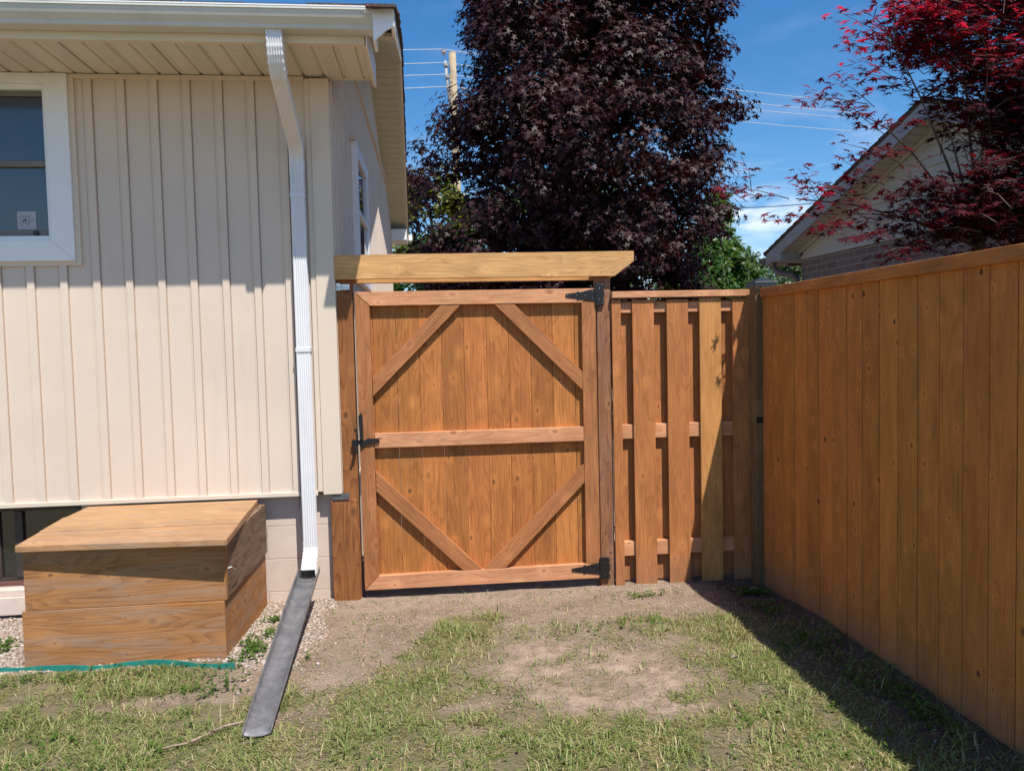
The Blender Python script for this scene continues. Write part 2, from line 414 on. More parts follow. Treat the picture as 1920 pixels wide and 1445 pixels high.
M_WEED = leaf_mat('weed_leaves', (0.045, 0.10, 0.014), (0.10, 0.18, 0.03), (0.2, 0.34, 0.05), 0.35, 0.5, 0.3)

def grass_mat():
    t = NT('grass_blades')
    at = t.n('ShaderNodeAttribute', attribute_name='tint')
    isl = t.n('ShaderNodeNewGeometry').outputs['Random Per Island']
    sp = t.n('ShaderNodeSeparateColor'); t.l(at.outputs['Color'], sp.inputs[0])
    green = t.mix(isl, (0.085, 0.150, 0.022), (0.250, 0.310, 0.080))
    straw = t.mix(isl, (0.30, 0.245, 0.115), (0.50, 0.42, 0.22))
    c = t.mix(sp.outputs[0], green, straw)
    t.set(c, 0.5, spec=0.35)
    tr = t.n('ShaderNodeBsdfTranslucent'); t.l(c, tr.inputs[0])
    mx = t.n('ShaderNodeMixShader'); mx.inputs[0].default_value = 0.3
    t.l(t.b.outputs[0], mx.inputs[1]); t.l(tr.outputs[0], mx.inputs[2]); t.l(mx.outputs[0], t.o.inputs[0])
    return t.m
M_GRASS = grass_mat()

def ground_mat():
    t = NT('ground_soil')
    at = t.n('ShaderNodeAttribute', attribute_name='cover')
    sp = t.n('ShaderNodeSeparateColor'); t.l(at.outputs['Color'], sp.inputs[0])
    o = t.objc()
    n1 = t.noise(o, 3.0, 8, 0.65); n2 = t.noise(o, 90.0, 5, 0.7); n3 = t.noise(o, 16.0, 6, 0.6)
    soil = t.mix(t.mr(n1, 0.32, 0.68), (0.30, 0.220, 0.158), (0.46, 0.355, 0.262))
    soil = t.mix(t.math('MULTIPLY', t.mr(n2, 0.35, 0.7), 0.55), soil, (0.17, 0.115, 0.086))
    soil = t.mix(t.math('MULTIPLY', sp.outputs[1], t.mr(n3, 0.35, 0.62, 0.25, 0.95)), soil, t.mix(t.mr(n3, 0.3, 0.7), (0.40, 0.290, 0.215), (0.52, 0.385, 0.290)))   # pale sand
    thatch = t.mix(t.mr(n2, 0.3, 0.7), (0.115, 0.115, 0.045), (0.225, 0.205, 0.095))
    c = t.mix(t.math('MULTIPLY', sp.outputs[0], 0.8), soil, thatch)
    c = t.mix(sp.outputs[2], c, t.mix(t.mr(n3, 0.3, 0.7), (0.060, 0.043, 0.034), (0.115, 0.082, 0.064)))      # darker ground along the side fence
    t.bump(t.math('ADD', t.math('MULTIPLY', n2, 0.6), n3), 1.0, 0.03)
    return t.set(c, 0.95, spec=0.1)
M_GROUND = ground_mat()

def gravel_mat():
    t = NT('pea_gravel')
    isl = t.n('ShaderNodeNewGeometry').outputs['Random Per Island']
    rp = t.n('ShaderNodeValToRGB'); t.l(isl, rp.inputs[0])
    e = rp.color_ramp.elements
    e[0].color = (0.22, 0.16, 0.13, 1); e[1].color = (0.52, 0.47, 0.43, 1)
    for p, c in ((0.3, (0.36, 0.27, 0.21, 1)), (0.55, (0.29, 0.245, 0.215, 1)), (0.8, (0.43, 0.35, 0.28, 1))):
        x = e.new(p); x.color = c
    t.bump(t.noise(t.objc(), 120, 3), 0.3, 0.002)
    return t.set(rp.outputs[0], 0.75, spec=0.25)
M_GRAVEL = gravel_mat()

def trough_mat():
    t = NT('worn_black_plastic')
    sp = t.n('ShaderNodeSeparateXYZ'); t.l(t.objc(), sp.inputs[0])
    n = t.noise(t.objc((1, 1, 1)), 14, 6, 0.7)
    st = t.noise(t.objc((60, 5, 5)), 1.0, 4, 0.6)
    c = t.mix(t.mr(n, 0.35, 0.75), (0.095, 0.097, 0.105), (0.19, 0.185, 0.19))
    c = t.mix(t.math('MULTIPLY', t.mr(st, 0.55, 0.8), 0.4), c, (0.20, 0.18, 0.17))
    t.bump(n, 0.2, 0.002)
    return t.set(c, t.mr(n, 0.3, 0.7, 0.32, 0.55), spec=0.5)
M_TROUGH = trough_mat()

# ------------------------------------------------------------------ mesh helpers
class MB:
    def __init__(s): s.v = []; s.f = []; s.uv = []
    def add(s, vs, fs, g=(0, 0, 1), wv=None):
        g = Vector(g).normalized()
        wv = Vector(wv) if wv else (Vector((1, 0, 0)) if abs(g.x) < 0.9 else Vector((0, 0, 1)))
        wv = (wv - g * wv.dot(g)).normalized()
        t = g.cross(wv)
        ou, ov = random.uniform(0, 60), random.uniform(0, 60)
        b = len(s.v)
        vs = [Vector(v) for v in vs]
        s.v += vs
        for f in fs:
            s.f.append([b + i for i in f])
            s.uv.append([(vs[i].dot(g) + ou, vs[i].dot(wv) + vs[i].dot(t) + ov) for i in f])
        return s
    def box(s, x0, x1, y0, y1, z0, z1, g=(0, 0, 1), wv=None, tilt=None):
        vs = [(x, y, z) for z in (z0, z1) for y in (y0, y1) for x in (x0, x1)]
        if tilt: vs = [tilt(Vector(v)) for v in vs]
        fs = [(0, 2, 3, 1), (4, 5, 7, 6), (0, 1, 5, 4), (2, 6, 7, 3), (0, 4, 6, 2), (1, 3, 7, 5)]
        return s.add(vs, fs, g, wv)
    def prism(s, poly, a, b, axis='y', g=(0, 0, 1), wv=None):
        """2-D polygon in the plane across 'axis' swept from a to b along it"""
        def P(p, k):
            return {'y': (p[0], k, p[1]), 'x': (k, p[0], p[1]), 'z': (p[0], p[1], k)}[axis]
        n = len(poly)
        area = sum(poly[i][0] * poly[(i + 1) % n][1] - poly[(i + 1) % n][0] * poly[i][1] for i in range(n))
        if (area > 0) == (axis == 'y'): poly = poly[::-1]
        if a > b: a, b = b, a
        vs = [P(p, a) for p in poly] + [P(p, b) for p in poly]
        fs = [tuple(range(n - 1, -1, -1)), tuple(range(n, 2 * n))]
        fs += [(i, (i + 1) % n, n + (i + 1) % n, n + i) for i in range(n)]
        return s.add(vs, fs, g, wv)
    def tube(s, pts, r, n=8, cap=True):
        pts = [Vector(p) for p in pts]
        rs = r if isinstance(r, (list, tuple)) else [r] * len(pts)
        vs = []; fs = []
        up = Vector((0.03, 0.05, 1))
        for i, p in enumerate(pts):
            d = (pts[min(i + 1, len(pts) - 1)] - pts[max(i - 1, 0)]).normalized()
            a = d.cross(up)
            if a.length < 0.05: a = d.cross(Vector((1, 0, 0)))
            a.normalize(); b = a.cross(d).normalized()
            for k in range(n):
                q = 2 * math.pi * k / n
                vs.append(p + (a * math.cos(q) + b * math.sin(q)) * rs[i])
        for i in range(len(pts) - 1):
            for k in range(n):
                k2 = (k + 1) % n
                fs.append((i * n + k, (i + 1) * n + k, (i + 1) * n + k2, i * n + k2))
        if cap:
            fs.append(tuple(range(n))); fs.append(tuple(range((len(pts) - 1) * n, len(pts) * n))[::-1])
        return s.add(vs, fs, (pts[-1] - pts[0]).normalized() if (pts[-1] - pts[0]).length else (0, 0, 1))
    def nails(s, pts, y, r=0.003, axis='y'):
        b = len(s.f)
        for (x, z) in pts:
            s.prism([(x + r * math.cos(a), z + r * math.sin(a)) for a in [k * math.pi / 3 for k in range(6)]], y - 0.0012, y + 0.002, axis)
        s.alt = getattr(s, 'alt', []) + list(range(b, len(s.f)))
        return s
    def build(s, name, mat, parent=None, bevel=0.0, smooth=False, fix=False):
        me = bpy.data.meshes.new(name)
        me.from_pydata([tuple(v) for v in s.v], [], s.f)
        uvl = me.uv_layers.new(name='UVMap')
        flat = [c for f in s.uv for uv in f for c in uv]
        uvl.data.foreach_set('uv', flat)
        me.materials.append(mat)
        if getattr(s, 'alt', None):
            me.materials.append(getattr(s, 'altmat', M_NAIL))
            for fi in s.alt: me.polygons[fi].material_index = 1
        if smooth: me.polygons.foreach_set('use_smooth', [True] * len(me.polygons))
        o = bpy.data.objects.new(name, me)
        COL.objects.link(o)
        if fix:
            import bmesh
            bm = bmesh.new(); bm.from_mesh(me); bmesh.ops.recalc_face_normals(bm, faces=bm.faces); bm.to_mesh(me); bm.free()
        if bevel:
            b = o.modifiers.new('bevel', 'BEVEL'); b.width = bevel; b.segments = 2; b.limit_method = 'ANGLE'; b.angle_limit = rad(40)
        if parent is not None:
            o.parent = parent
            o.matrix_parent_inverse = Matrix.Translation(-parent.location)
        return o

def tag(o, label, cat=None, group=None, kind=None):
    if label: o['label'] = label
    if cat: o['category'] = cat
    if group: o['group'] = group
    if kind: o['kind'] = kind
    return o
def thing(name, label, cat, loc=(0, 0, 0), group=None):
    o = bpy.data.objects.new(name, None)
    o.empty_display_size = 0.1
    COL.objects.link(o); o.location = loc
    return tag(o, label, cat, group)

def fastmesh(name, V, F3, mat, parent=None, attr=None, counts=None):
    """V (n,3) array; F3 (m,k) array of equal-sized faces"""
    me = bpy.data.meshes.new(name)
    V = np.asarray(V, np.float32); F3 = np.asarray(F3, np.int32)
    me.vertices.add(len(V)); me.vertices.foreach_set('co', V.ravel())
    k = F3.shape[1]
    me.loops.add(F3.size); me.loops.foreach_set('vertex_index', F3.ravel())
    me.polygons.add(len(F3))
    me.polygons.foreach_set('loop_start', np.arange(0, F3.size, k, dtype=np.int32))
    me.polygons.foreach_set('loop_total', np.full(len(F3), k, np.int32))
    me.update(calc_edges=True)
    if attr is not None:
        for an, arr in attr.items():
            ca = me.color_attributes.new(an, 'FLOAT_COLOR', 'POINT')
            ca.data.foreach_set('color', np.asarray(arr, np.float32).ravel())
    me.materials.append(mat)
    o = bpy.data.objects.new(name, me); COL.objects.link(o)
    if parent is not None:
        o.parent = parent; o.matrix_parent_inverse = Matrix.Translation(-parent.location)
    return o

# ------------------------------------------------------------------ ground
def G(x, y):
    """ground height"""
    s = min(1, max(0, (y - 3.75) / 0.75)); s = s * s * (3 - 2 * s)
    z = -0.045 * s
    if y > 2 and y < 5.2 and abs(x) < 3.5:
        z += 0.012 * mnoise.noise(Vector((x * 2.3, y * 2.3, 1.7))) + 0.005 * mnoise.noise(Vector((x * 9, y * 9, 4.1)))
    if y > 4.9: z -= 0.05
    return z

def ell(x, y, cx, cy, rx, ry): return ((x - cx) / rx) ** 2 + ((y - cy) / ry) ** 2
SAND = [(0.43, 3.40, 0.20, 0.26), (0.86, 3.32, 0.19, 0.13), (0.93, 3.06, 0.17, 0.26), (0.62, 3.02, 0.21, 0.12), (0.60, 3.52, 0.16, 0.10)]
BROWN = [(-1.14, 3.24, 0.22, 0.11), (-0.95, 3.42, 0.12, 0.06), (0.12, 3.02, 0.14, 0.05), (-0.60, 3.06, 0.13, 0.05), (0.10, 2.80, 0.12, 0.05)]
def cover(x, y):
    """(grass 0..1, sand, dark ground, gravel)"""
    nn = mnoise.noise(Vector((x * 3.1, y * 3.1, 0.3)))
    n2 = mnoise.noise(Vector((x * 11, y * 11, 7.3)))
    n3_ = mnoise.noise(Vector((x * 23, y * 23, 1.3)))
    jx, jy = x + 0.07 * n2 + 0.045 * n3_, y + 0.06 * nn + 0.05 * mnoise.noise(Vector((x * 19, y * 19, 8.8)))
    g = 1.0; sand = 0.0
    # strip of bare soil along the gate, wide on the left, with a tongue of grass
    lim = 4.05 + 0.07 * nn + 0.05 * n2
    if x < 0.0:
        lim = 3.22 + (x + 0.37) * 2.1 if x > -0.37 else 3.20 + 0.10 * n2
        lim += 0.10 * nn + 0.05 * n2
    elif x > 0.32: lim = 3.86 + 0.12 * nn + 0.08 * n2 - 0.16 * max(0, x - 1.0)
    e = (jy - lim) / 0.10
    g *= 1 - min(1, max(0, e)) * 0.97
    # gravel band by the box and below the window
    gr = 0.0
    if x < -0.60 and y > 3.32:
        edge = 3.64 if x < -1.05 else 3.64 - (x + 1.05) * 0.62
        d1 = (jy - edge) / 0.05
        d2 = (-0.66 + 0.08 * nn - jx) / 0.10
        gr = min(1, max(0, d1)) * min(1, max(0, d2 + 0.5))
        if x < -1.05: g = min(1, max(0, 1 - d1))
        g = min(g, 1 - gr)
    for (cx, cy, rx, ry) in SAND:
        q = ell(jx, jy, cx, cy, rx * 1.12, ry * 1.12)
        k = min(1, max(0, 1.5 - q * 1.05)) * min(1, max(0.0, 0.80 + 2.6 * n2 + 1.2 * nn)); g *= 1 - 0.97 * k; sand = max(sand, k)
    for (cx, cy, rx, ry) in BROWN:
        q = ell(jx, jy, cx, cy, rx, ry)
        k = min(1, max(0, 1.4 - q)); g *= 1 - 0.85 * k
    # sparse zone round the sandy patches
    q = ell(jx, jy, 0.70, 3.45, 0.62, 0.50)
    g *= 1 - 0.72 * min(1, max(0, 1.5 - q))
    # darker ground along side fence
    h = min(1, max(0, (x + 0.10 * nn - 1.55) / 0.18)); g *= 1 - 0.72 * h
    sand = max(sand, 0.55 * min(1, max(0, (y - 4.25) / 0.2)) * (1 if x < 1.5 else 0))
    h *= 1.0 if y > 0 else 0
    if y > 4.62 or x > 1.99: g = min(g, 0.3)
    g *= 0.80 + 0.42 * nn + 0.30 * n2
    return max(0, min(1, g)), sand, h * 0.8, gr

fx = np.concatenate([[-400, -150, -60, -25, -12, -8, -6, -5, -4.4, -4, -3.6], np.arange(-3.3, 2.45, 0.03), [2.6, 3, 4, 5, 7, 10, 16, 30, 70, 160, 400]])
fy = np.concatenate([[-300, -100, -40, -15, -6, -3, -1, 0, .6, 1.1, 1.5, 1.9], np.arange(2.15, 4.95, 0.025), [5.1, 5.5, 6, 7, 8, 10, 13, 18, 26, 40, 80, 160, 400, 1200]])
nx, ny = len(fx), len(fy)
GV = np.zeros((nx * ny, 3)); GC = np.zeros((nx * ny, 4))
for j, y in enumerate(fy):
    for i, x in enumerate(fx):
        z = G(x, y)
        g, sa, dk, gr = cover(x, y)
        if sa > 0.2 and 2 < y < 4: z += 0.012 * sa * (0.5 + mnoise.noise(Vector((x * 14, y * 14, 2))))
        GV[j * nx + i] = (x, y, z); GC[j * nx + i] = (g, max(sa, gr * 0.4), dk, 1)
idx = np.arange(nx * ny).reshape(ny, nx)
GF = np.stack([idx[:-1, :-1], idx[:-1, 1:], idx[1:, 1:], idx[1:, :-1]], -1).reshape(-1, 4)
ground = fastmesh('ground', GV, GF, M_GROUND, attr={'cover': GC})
ground.data.polygons.foreach_set('use_smooth', [True] * len(ground.data.polygons))
tag(ground, 'bare soil and thin lawn in front of gate', kind='structure')

# grass blades --------------------------------------------------------------
def blades(n_try, x0, x1, y0, y1, hmin, hmax, wid, sel, strawp, lie):
    X = rng.uniform(x0, x1, n_try); Y = rng.uniform(y0, y1, n_try)
    V = []; F = []; T = []
    keep = []
    for x, y in zip(X, Y):
        # outside the view wedge
        if x < -0.80 * y - 0.25 or x > 0.84 * y + 0.1: continue
        p = sel(x, y)
        if abs(x + 0.775 - 0.063 * (4.5 - y) / 1.62) < 0.05 and 2.9 < y < 4.5: continue
        if p > 0 and random.random() < p: keep.append((x, y))
    for x, y in keep:
        ti = mnoise.noise(Vector((x * 26, y * 26, 3))) * 0.5 + 0.5
        cl = mnoise.noise(Vector((x * 5, y * 5, 9.3)))
        a = random.uniform(0, 2 * math.pi) + 2.2 * cl
        h = random.uniform(hmin, hmax) * (0.45 + 1.15 * ti)
        ln = random.uniform(*lie)
        dx, dy = math.cos(a), math.sin(a)
        sxw, syw = -dy * wid * random.uniform(.45, 1.7), dx * wid * random.uniform(.45, 1.7)
        z = G(x, y) - 0.004
        b = len(V)
        straw = 1.0 if random.random() < strawp + 0.55 * max(0, -cl) + 0.2 * (ti < .35) else random.uniform(0, .35)
        for (s, hh, wd) in ((0, 0, 1.0), (0.45, 0.62, 0.85), (1.0, 1.0 - 0.35 * ln, 0.12)):
            px, py, pz = x + dx * h * ln * s, y + dy * h * ln * s, z + h * hh * (1 - 0.55 * ln)
            V.append((px - sxw * wd, py - syw * wd, pz)); V.append((px + sxw * wd, py + syw * wd, pz))
        T += [(straw, straw, straw, 1)] * 6
        F.append((b, b + 1, b + 3, b + 2)); F.append((b + 2, b + 3, b + 5, b + 4))
    return V, F, T
def sel_lawn(x, y):
    if y > 4.6: return 0
    if x < -1.04 and y > 3.63: return 0.0
    g = cover(x, y)[0]
    n = mnoise.noise(Vector((x * 7.5, y * 7.5, 5.5)))
    return max(0.0, min(1.0, g * (0.80 + 1.5 * n) + 0.012))
V, F, T = blades(260000, -2.6, 2.0, 2.15, 4.62, 0.020, 0.060, 0.0015, sel_lawn, 0.22, (0.5, 1.8))
V2, F2, T2 = blades(42000, -2.6, 2.0, 2.15, 4.55, 0.050, 0.10, 0.0019, lambda x, y: max(0, sel_lawn(x, y) * (mnoise.noise(Vector((x * 4, y * 4, 21))) * 2.2)), 0.10, (0.3, 1.1))
F2 = [[i + len(V) for i in f] for f in F2]
V3, F3_, T3 = blades(90000, -2.6, 2.0, 2.15, 4.58, 0.012, 0.034, 0.0011, lambda x, y: 0.10 + 0.75 * sel_lawn(x, y) if x > -0.6 or y < 3.6 else 0, 0.85, (1.6, 2.4))
F2 = F2 + [[i + len(V) + len(V2) for i in f] for f in F3_]; V2 = V2 + V3; T2 = T2 + T3
grass = fastmesh('grass', V + V2, F + F2, M_GRASS, attr={'tint': T + T2})
tag(grass, 'patchy dry lawn of green and straw blades', kind='stuff')

# low broad-leaved weeds and clover
def leaf_disc(V, F, c, r, tilt, az, n=6):
    b = len(V)
    ax = Vector((math.cos(az), math.sin(az), 0)); nrm = Vector((0, 0, 1))
    e1 = (ax + nrm * tilt).normalized(); e2 = Vector((-ax.y, ax.x, 0))
    V.append(tuple(c))
    for k in range(n):
        q = 2 * math.pi * k / n
        p = Vector(c) + e1 * (r * (1 + math.cos(q))) + e2 * (r * 0.75 * math.sin(q))
        V.append(tuple(p))
    for k in range(n): F.append((b, b + 1 + k, b + 1 + (k + 1) % n))
def weeds(spots, V, F):
    for (cx, cy, rx, ry, n, sz) in spots:
        for _ in range(n):
            x = random.gauss(cx, rx * 0.5); y = random.gauss(cy, ry * 0.5)
            if y > 4.6: continue
            if -2.03 < x < -1.03 and y > 3.66: continue
            if abs(x + 0.775 - 0.063 * (4.5 - y) / 1.62) < 0.085 and 2.85 < y < 4.55: continue
            if x > 1.96: continue
            for k in range(random.randint(2, 5)):
                leaf_disc(V, F, (x + random.uniform(-.01, .01), y + random.uniform(-.01, .01), G(x, y) + random.uniform(.002, .03)), sz * random.uniform(.6, 1.2), random.uniform(-.1, .9), random.uniform(0, 6.28))
WV, WF = [], []
weeds([(-0.94, 3.78, .08, .16, 90, .009), (-0.88, 4.02, .10, .10, 50, .008), (-0.80, 4.40, .08, .05, 40, .008), (-2.3, 4.02, .15, .14, 120, .010),
       (-0.93, 4.25, .08, .05, 40, .008), (-1.6, 3.55, .9, .09, 160, .007), (-1.0, 3.35, .2, .12, 60, .008), (-0.68, 3.62, .05, .04, 14, .008), (1.78, 3.95, .12, .16, 50, .010), (1.74, 3.45, .16, .18, 70, .011),
       (1.80, 3.0, .14, .2, 50, .010), (1.86, 2.7, .08, .2, 50, .012), (1.2, 4.35, .18, .06, 40, .008), (1.85, 4.3, .1, .08, 60, .012),
       (1.3, 2.6, .5, .3, 60, .008), (0.2, 2.6, .7, .2, 50, .007), (-1.3, 2.8, .6, .3, 50, .008), (0.9, 3.8, .4, .12, 60, .007)], WV, WF)
weed = fastmesh('weeds', WV, WF, M_WEED)
tag(weed, 'low clover and broad leaved weeds spread through the lawn', kind='stuff')

# gravel ---------------------------------------------------------------------
def ico():
    import bmesh
    bm = bmesh.new(); bmesh.ops.create_icosphere(bm, subdivisions=1, radius=1)
    bm.verts.ensure_lookup_table()
    v = np.array([x.co[:] for x in bm.verts]); f = np.array([[y.index for y in x.verts] for x in bm.faces]); bm.free()
    return v, f
IV, IF = ico()
def pebbles(pts, smin, smax, name, mat, label, **kw):
    Vs = []; Fs = []; b = 0
    for (x, y) in pts:
        s = random.uniform(smin, smax)
        sc = np.array([s * random.uniform(.8, 1.4), s * random.uniform(.7, 1.1), s * random.uniform(.45, .8)])
        a = random.uniform(0, 6.28); c_, s_ = math.cos(a), math.sin(a)
        v = IV * sc * (1 + rng.uniform(-.18, .18, (len(IV), 1)))
        v = v @ np.array([[c_, s_, 0], [-s_, c_, 0], [0, 0, 1]]) + np.array([x, y, G(x, y) + s * random.uniform(0, .55)])
        Vs.append(v); Fs.append(IF + b); b += len(IV)
    o = fastmesh(name, np.concatenate(Vs), np.concatenate(Fs), mat)
    return tag(o, label, **kw)
gp = []
for _ in range(60000):
    x = random.uniform(-3.2, -0.5); y = random.uniform(3.25, 4.64)
    if x < -0.80 * y - 0.2: continue
    gr = cover(x, y)[3]
    if -2.0 < x < -1.04 and y > 3.75: continue
    if random.random() < gr * 0.62 or (x > -0.95 and y < 3.9 and random.random() < 0.02): gp.append((x, y))
pebbles(gp, 0.004, 0.0095, 'gravel', M_GRAVEL, 'pale pea gravel around wooden box and downspout', kind='stuff')
cl_ = []
for _ in range(60000):
    x = random.uniform(-.9, 1.9); y = random.uniform(2.3, 4.58)
    g_, s_c, h_c, r_c = cover(x, y)
    if random.random() < ((1 - g_) * 0.34 + .01) * (1 - .9 * min(1, h_c * 1.6)) and mnoise.noise(Vector((x * 8, y * 8, 2.2))) > -.25: cl_.append((x, y))
pebbles(cl_, 0.0012, 0.0062, 'soil_clods', plain('dry_clods', (0.36, 0.255, 0.19), 0.95, spec=0.05, nscale=9, namt=0.3), 'dry crumbled clods over the bare patches', kind='stuff')
sp_ = [(random.uniform(-.8, 1.9), random.uniform(2.3, 4.58)) for _ in range(500)]
pebbles(sp_, 0.002, 0.006, 'soil_crumbs', M_ROCK, 'small crumbs and stones scattered over the soil', kind='stuff')
rk = pebbles([(1.875, 4.33)], 0.036, 0.036, 'rock', M_ROCK, 'lone grey rock on soil at foot of corner fence post', cat='rock')
for i, (x, y, lb) in enumerate([(-0.885, 3.30, 'small white stone in the grass beside the top half of black drain trough'), (1.33, 3.33, 'small white stone in sunlit grass near the fence shadow')]):
    pebbles([(x, y)], 0.014, 0.014, 'stone', M_GRAVEL, lb, cat='stone')

# ------------------------------------------------------------------ the house
house = thing('house', 'beige board and batten house with white gutter at left edge', 'house', (-3, 4.6, 0))
YW = 4.6; XC = -0.585
# siding profile along x: flat panels with raised battens
def siding_profile(a, b, anchor, pitch=0.1797, bw=0.042, h=0.013, gw=0.005, gd=0.007):
    pts = [(a, 0.0)]
    k = math.floor((a - anchor) / pitch)
    while True:
        r = anchor + k * pitch          # right edge of batten
        l = r - bw
        if l >= b: break
        if l > a and r < b:
            pts += [(l - 0.012, 0.0), (l - 0.012, -0.0025), (l - 0.0095, -0.0025), (l - 0.0095, 0.0), (l, 0.0), (l + 0.004, h), (r - 0.001, h), (r, h - 0.003), (r + 0.0005, -gd), (r + gw, -gd), (r + gw + 0.0005, 0.0)]
        k += 1
    pts.append((b, 0.0))
    return pts
def siding(name, a, b, z0, z1, plane, anchor, face='front', parent=None, mat=M_SIDING, **kw):
    pr = siding_profile(a, b, anchor, **kw)
    vs = []; fs = []
    for (s, d) in pr:
        for z in (z0, z1(s) if callable(z1) else z1):
            vs.append((s, plane - d, z) if face == 'front' else (plane + d, s, z))
    n = len(pr)
    for i in range(n - 1):
        f = (2 * i, 2 * i + 2, 2 * i + 3, 2 * i + 1)
        fs.append(f)
    mb = MB(); mb.add(vs, fs)
    o = mb.build(name, mat, parent)
    return o
mb_body = MB()
# wall core behind siding
mb_body.box(-6.0, XC - 0.012, YW + 0.075, 10.86, 0.60, 3.05)
mb_body.build('wall_core', M_SIDETRIM, house)
WX0, WX1 = -3.35, -2.03     # front window outer trim
fs1 = siding('siding', WX1 + 0.02, -0.69, 0.625, 3.04, YW, -0.828, parent=house)
siding('siding', WX0, WX1 + 0.02, 0.625, 1.99, YW, -0.828, parent=house)
siding('siding', -6.0, WX0, 0.625, 3.04, YW, -0.828, parent=house)
# far gable side of the house
SIDEX = XC
siding('siding', YW + 0.09, 10.8, 0.6, lambda y: min(3.575, 3.20 + (min(y, 15.48 - y) - 4.05) * 0.333 - 0.115), SIDEX, 5.0, face='side', parent=house, pitch=0.15, bw=0.055, h=0.011, gw=0.012, gd=0.004)
mb = MB(); mb.box(SIDEX + 0.0, SIDEX + 0.034, 5.55, 9.93, 3.575, 3.61)
mb.build('belt_trim', M_SIDETRIM, house)
EAVE = 3.20; YE0, YE1, YR = 4.05, 11.42, 7.74
RIDGE = EAVE + (YR - YE0) * 0.333
def roofz(y): return EAVE + (min(y, 2 * YR - y) - YE0) * 0.333
siding('gable_siding', 5.64, 9.84, 3.61, lambda y: roofz(y) - 0.115, SIDEX - 0.012, 5.02, face='side', parent=house, pitch=0.15, bw=0.055, h=0.011, gw=0.012, gd=0.004)
# trims
mb = MB()
mb.box(-0.69, XC + 0.004, YW - 0.022, YW + 0.02, 0.61, 3.05)       # corner post, front leg
mb.box(XC - 0.02, XC + 0.012, YW + 0.0205, YW + 0.10, 0.61, 3.05)  # corner post, side leg
mb.box(-0.722, -0.6905, YW - 0.014, YW + 0.01, 0.627, 3.05)
mb.build('corner_trim', M_SIDETRIM, house, bevel=0.002)
mb = MB()
mb.box(-6.0, -0.723, YW - 0.020, YW + 0.012, 0.606, 0.630)
mb.box(-2.0, -0.723, YW - 0.018, YW + 0.008, 3.036, 3.062)
mb.box(-2.03, -2.0, YW - 0.016, YW + 0.008, 1.985, 3.062)
mb.box(-3.38, -2.03, YW - 0.016, YW + 0.008, 1.985, 2.011)
mb.box(SIDEX - 0.01, SIDEX + 0.016, YW + 0.10, 10.86, 0.575, 0.60)
mb.box(-0.60, SIDEX + 0.014, 10.80, 10.875, 0.6, 3.1)
mb.build('edge_trim', M_SIDETRIM, house, bevel=0.0015)
# foundation
mb = MB()
mb.box(-6.0, -2.62, 4.655, 4.85, -0.3, 0.60)
mb.box(-2.10, -0.640, 4.655, 4.85, -0.3, 0.60)
mb.box(-2.62, -2.10, 4.655, 4.85, -0.3, 0.13)
mb.box(-0.84, -0.640, 4.85, 10.8, -0.3, 0.57)
mb.build('foundation', M_CMU, house)
mb = MB()
mb.box(-2.62, -1.98, 4.585, 4.6549, -0.02, 0.085)
mb.box(-2.62, -1.98, 4.60, 4.6549, 0.0855, 0.125)
mb.build('window_sill', M_CONC, house, bevel=0.004)
bw = thing('basement_window', None, None); bw.parent = house
bw.matrix_parent_inverse = Matrix.Translation(-house.location)
mb = MB()
mb.box(-2.62, -2.10, 4.70, 4.73, 0.13, 0.17); mb.box(-2.62, -2.10, 4.70, 4.73, 0.565, 0.605)
mb.box(-2.14, -2.1003, 4.70, 4.73, 0.1705, 0.5645); mb.box(-2.62, -2.585, 4.70, 4.73, 0.1705, 0.5645)
mb.box(-2.50, -2.455, 4.695, 4.725, 0.1705, 0.5645)
mb.build('frame', M_BRONZE, bw, bevel=0.002)
mb = MB(); mb.box(-2.584, -2.142, 4.715, 4.72, 0.172, 0.563); mb.build('pane', M_BGLASS, bw)
mb = MB(); mb.box(-2.62, -2.10, 4.66, 4.70, 0.1305, 0.15); mb.build('sill_strip', plain('rust_brown', (0.13, 0.055, 0.045), 0.6), bw)

# front window --------------------------------------------------------------
win = thing('window', None, None); win.parent = house; win.matrix_parent_inverse = Matrix.Translation(-house.location)
mb = MB()
T_ = YW - 0.03
# wide white casing (mitred lower corner)
mb.prism([(-2.03, 2.011), (-2.03, 3.062), (-2.152, 3.062), (-2.152, 2.128)], T_, YW + 0.03)
mb.prism([(-2.0305, 2.011), (-2.152, 2.1275), (-3.22, 2.1275), (-3.34, 2.011)], T_, YW + 0.03)
mb.box(-3.22, -2.1525, T_ + 0.004, YW + 0.03, 3.005, 3.062)
mb.prism([(-3.34, 2.012), (-3.221, 2.129), (-3.221, 3.062), (-3.34, 3.062)], T_, YW + 0.03)
mb.build('casing', M_WHITE, win, bevel=0.0025)
mb = MB()
mb.box(-2.172, -2.1525, YW - 0.012, YW + 0.05, 2.156, 3.005)
mb.box(-3.22, -2.1525, YW - 0.012, YW + 0.05, 2.1283, 2.1555)
mb.box(-3.22, -2.1725, YW - 0.008, YW + 0.05, 2.975, 3.0047)
mb.build('frame', M_WHITE, win, bevel=0.0015)
mb = MB()
mb.box(-3.2, -2.1727, YW + 0.012, YW + 0.045, 2.158, 2.192)
mb.box(-3.2, -2.1727, YW + 0.006, YW + 0.045, 2.548, 2.58)
mb.box(-3.2, -2.1727, YW + 0.018, YW + 0.045, 2.946, 2.974)
mb.box(-2.188, -2.1727, YW + 0.022, YW + 0.045, 2.1925, 2.5475)
mb.box(-2.188, -2.1727, YW + 0.026, YW + 0.045, 2.5805, 2.9455)
mb.build('sash', M_SASH, win, bevel=0.0015)
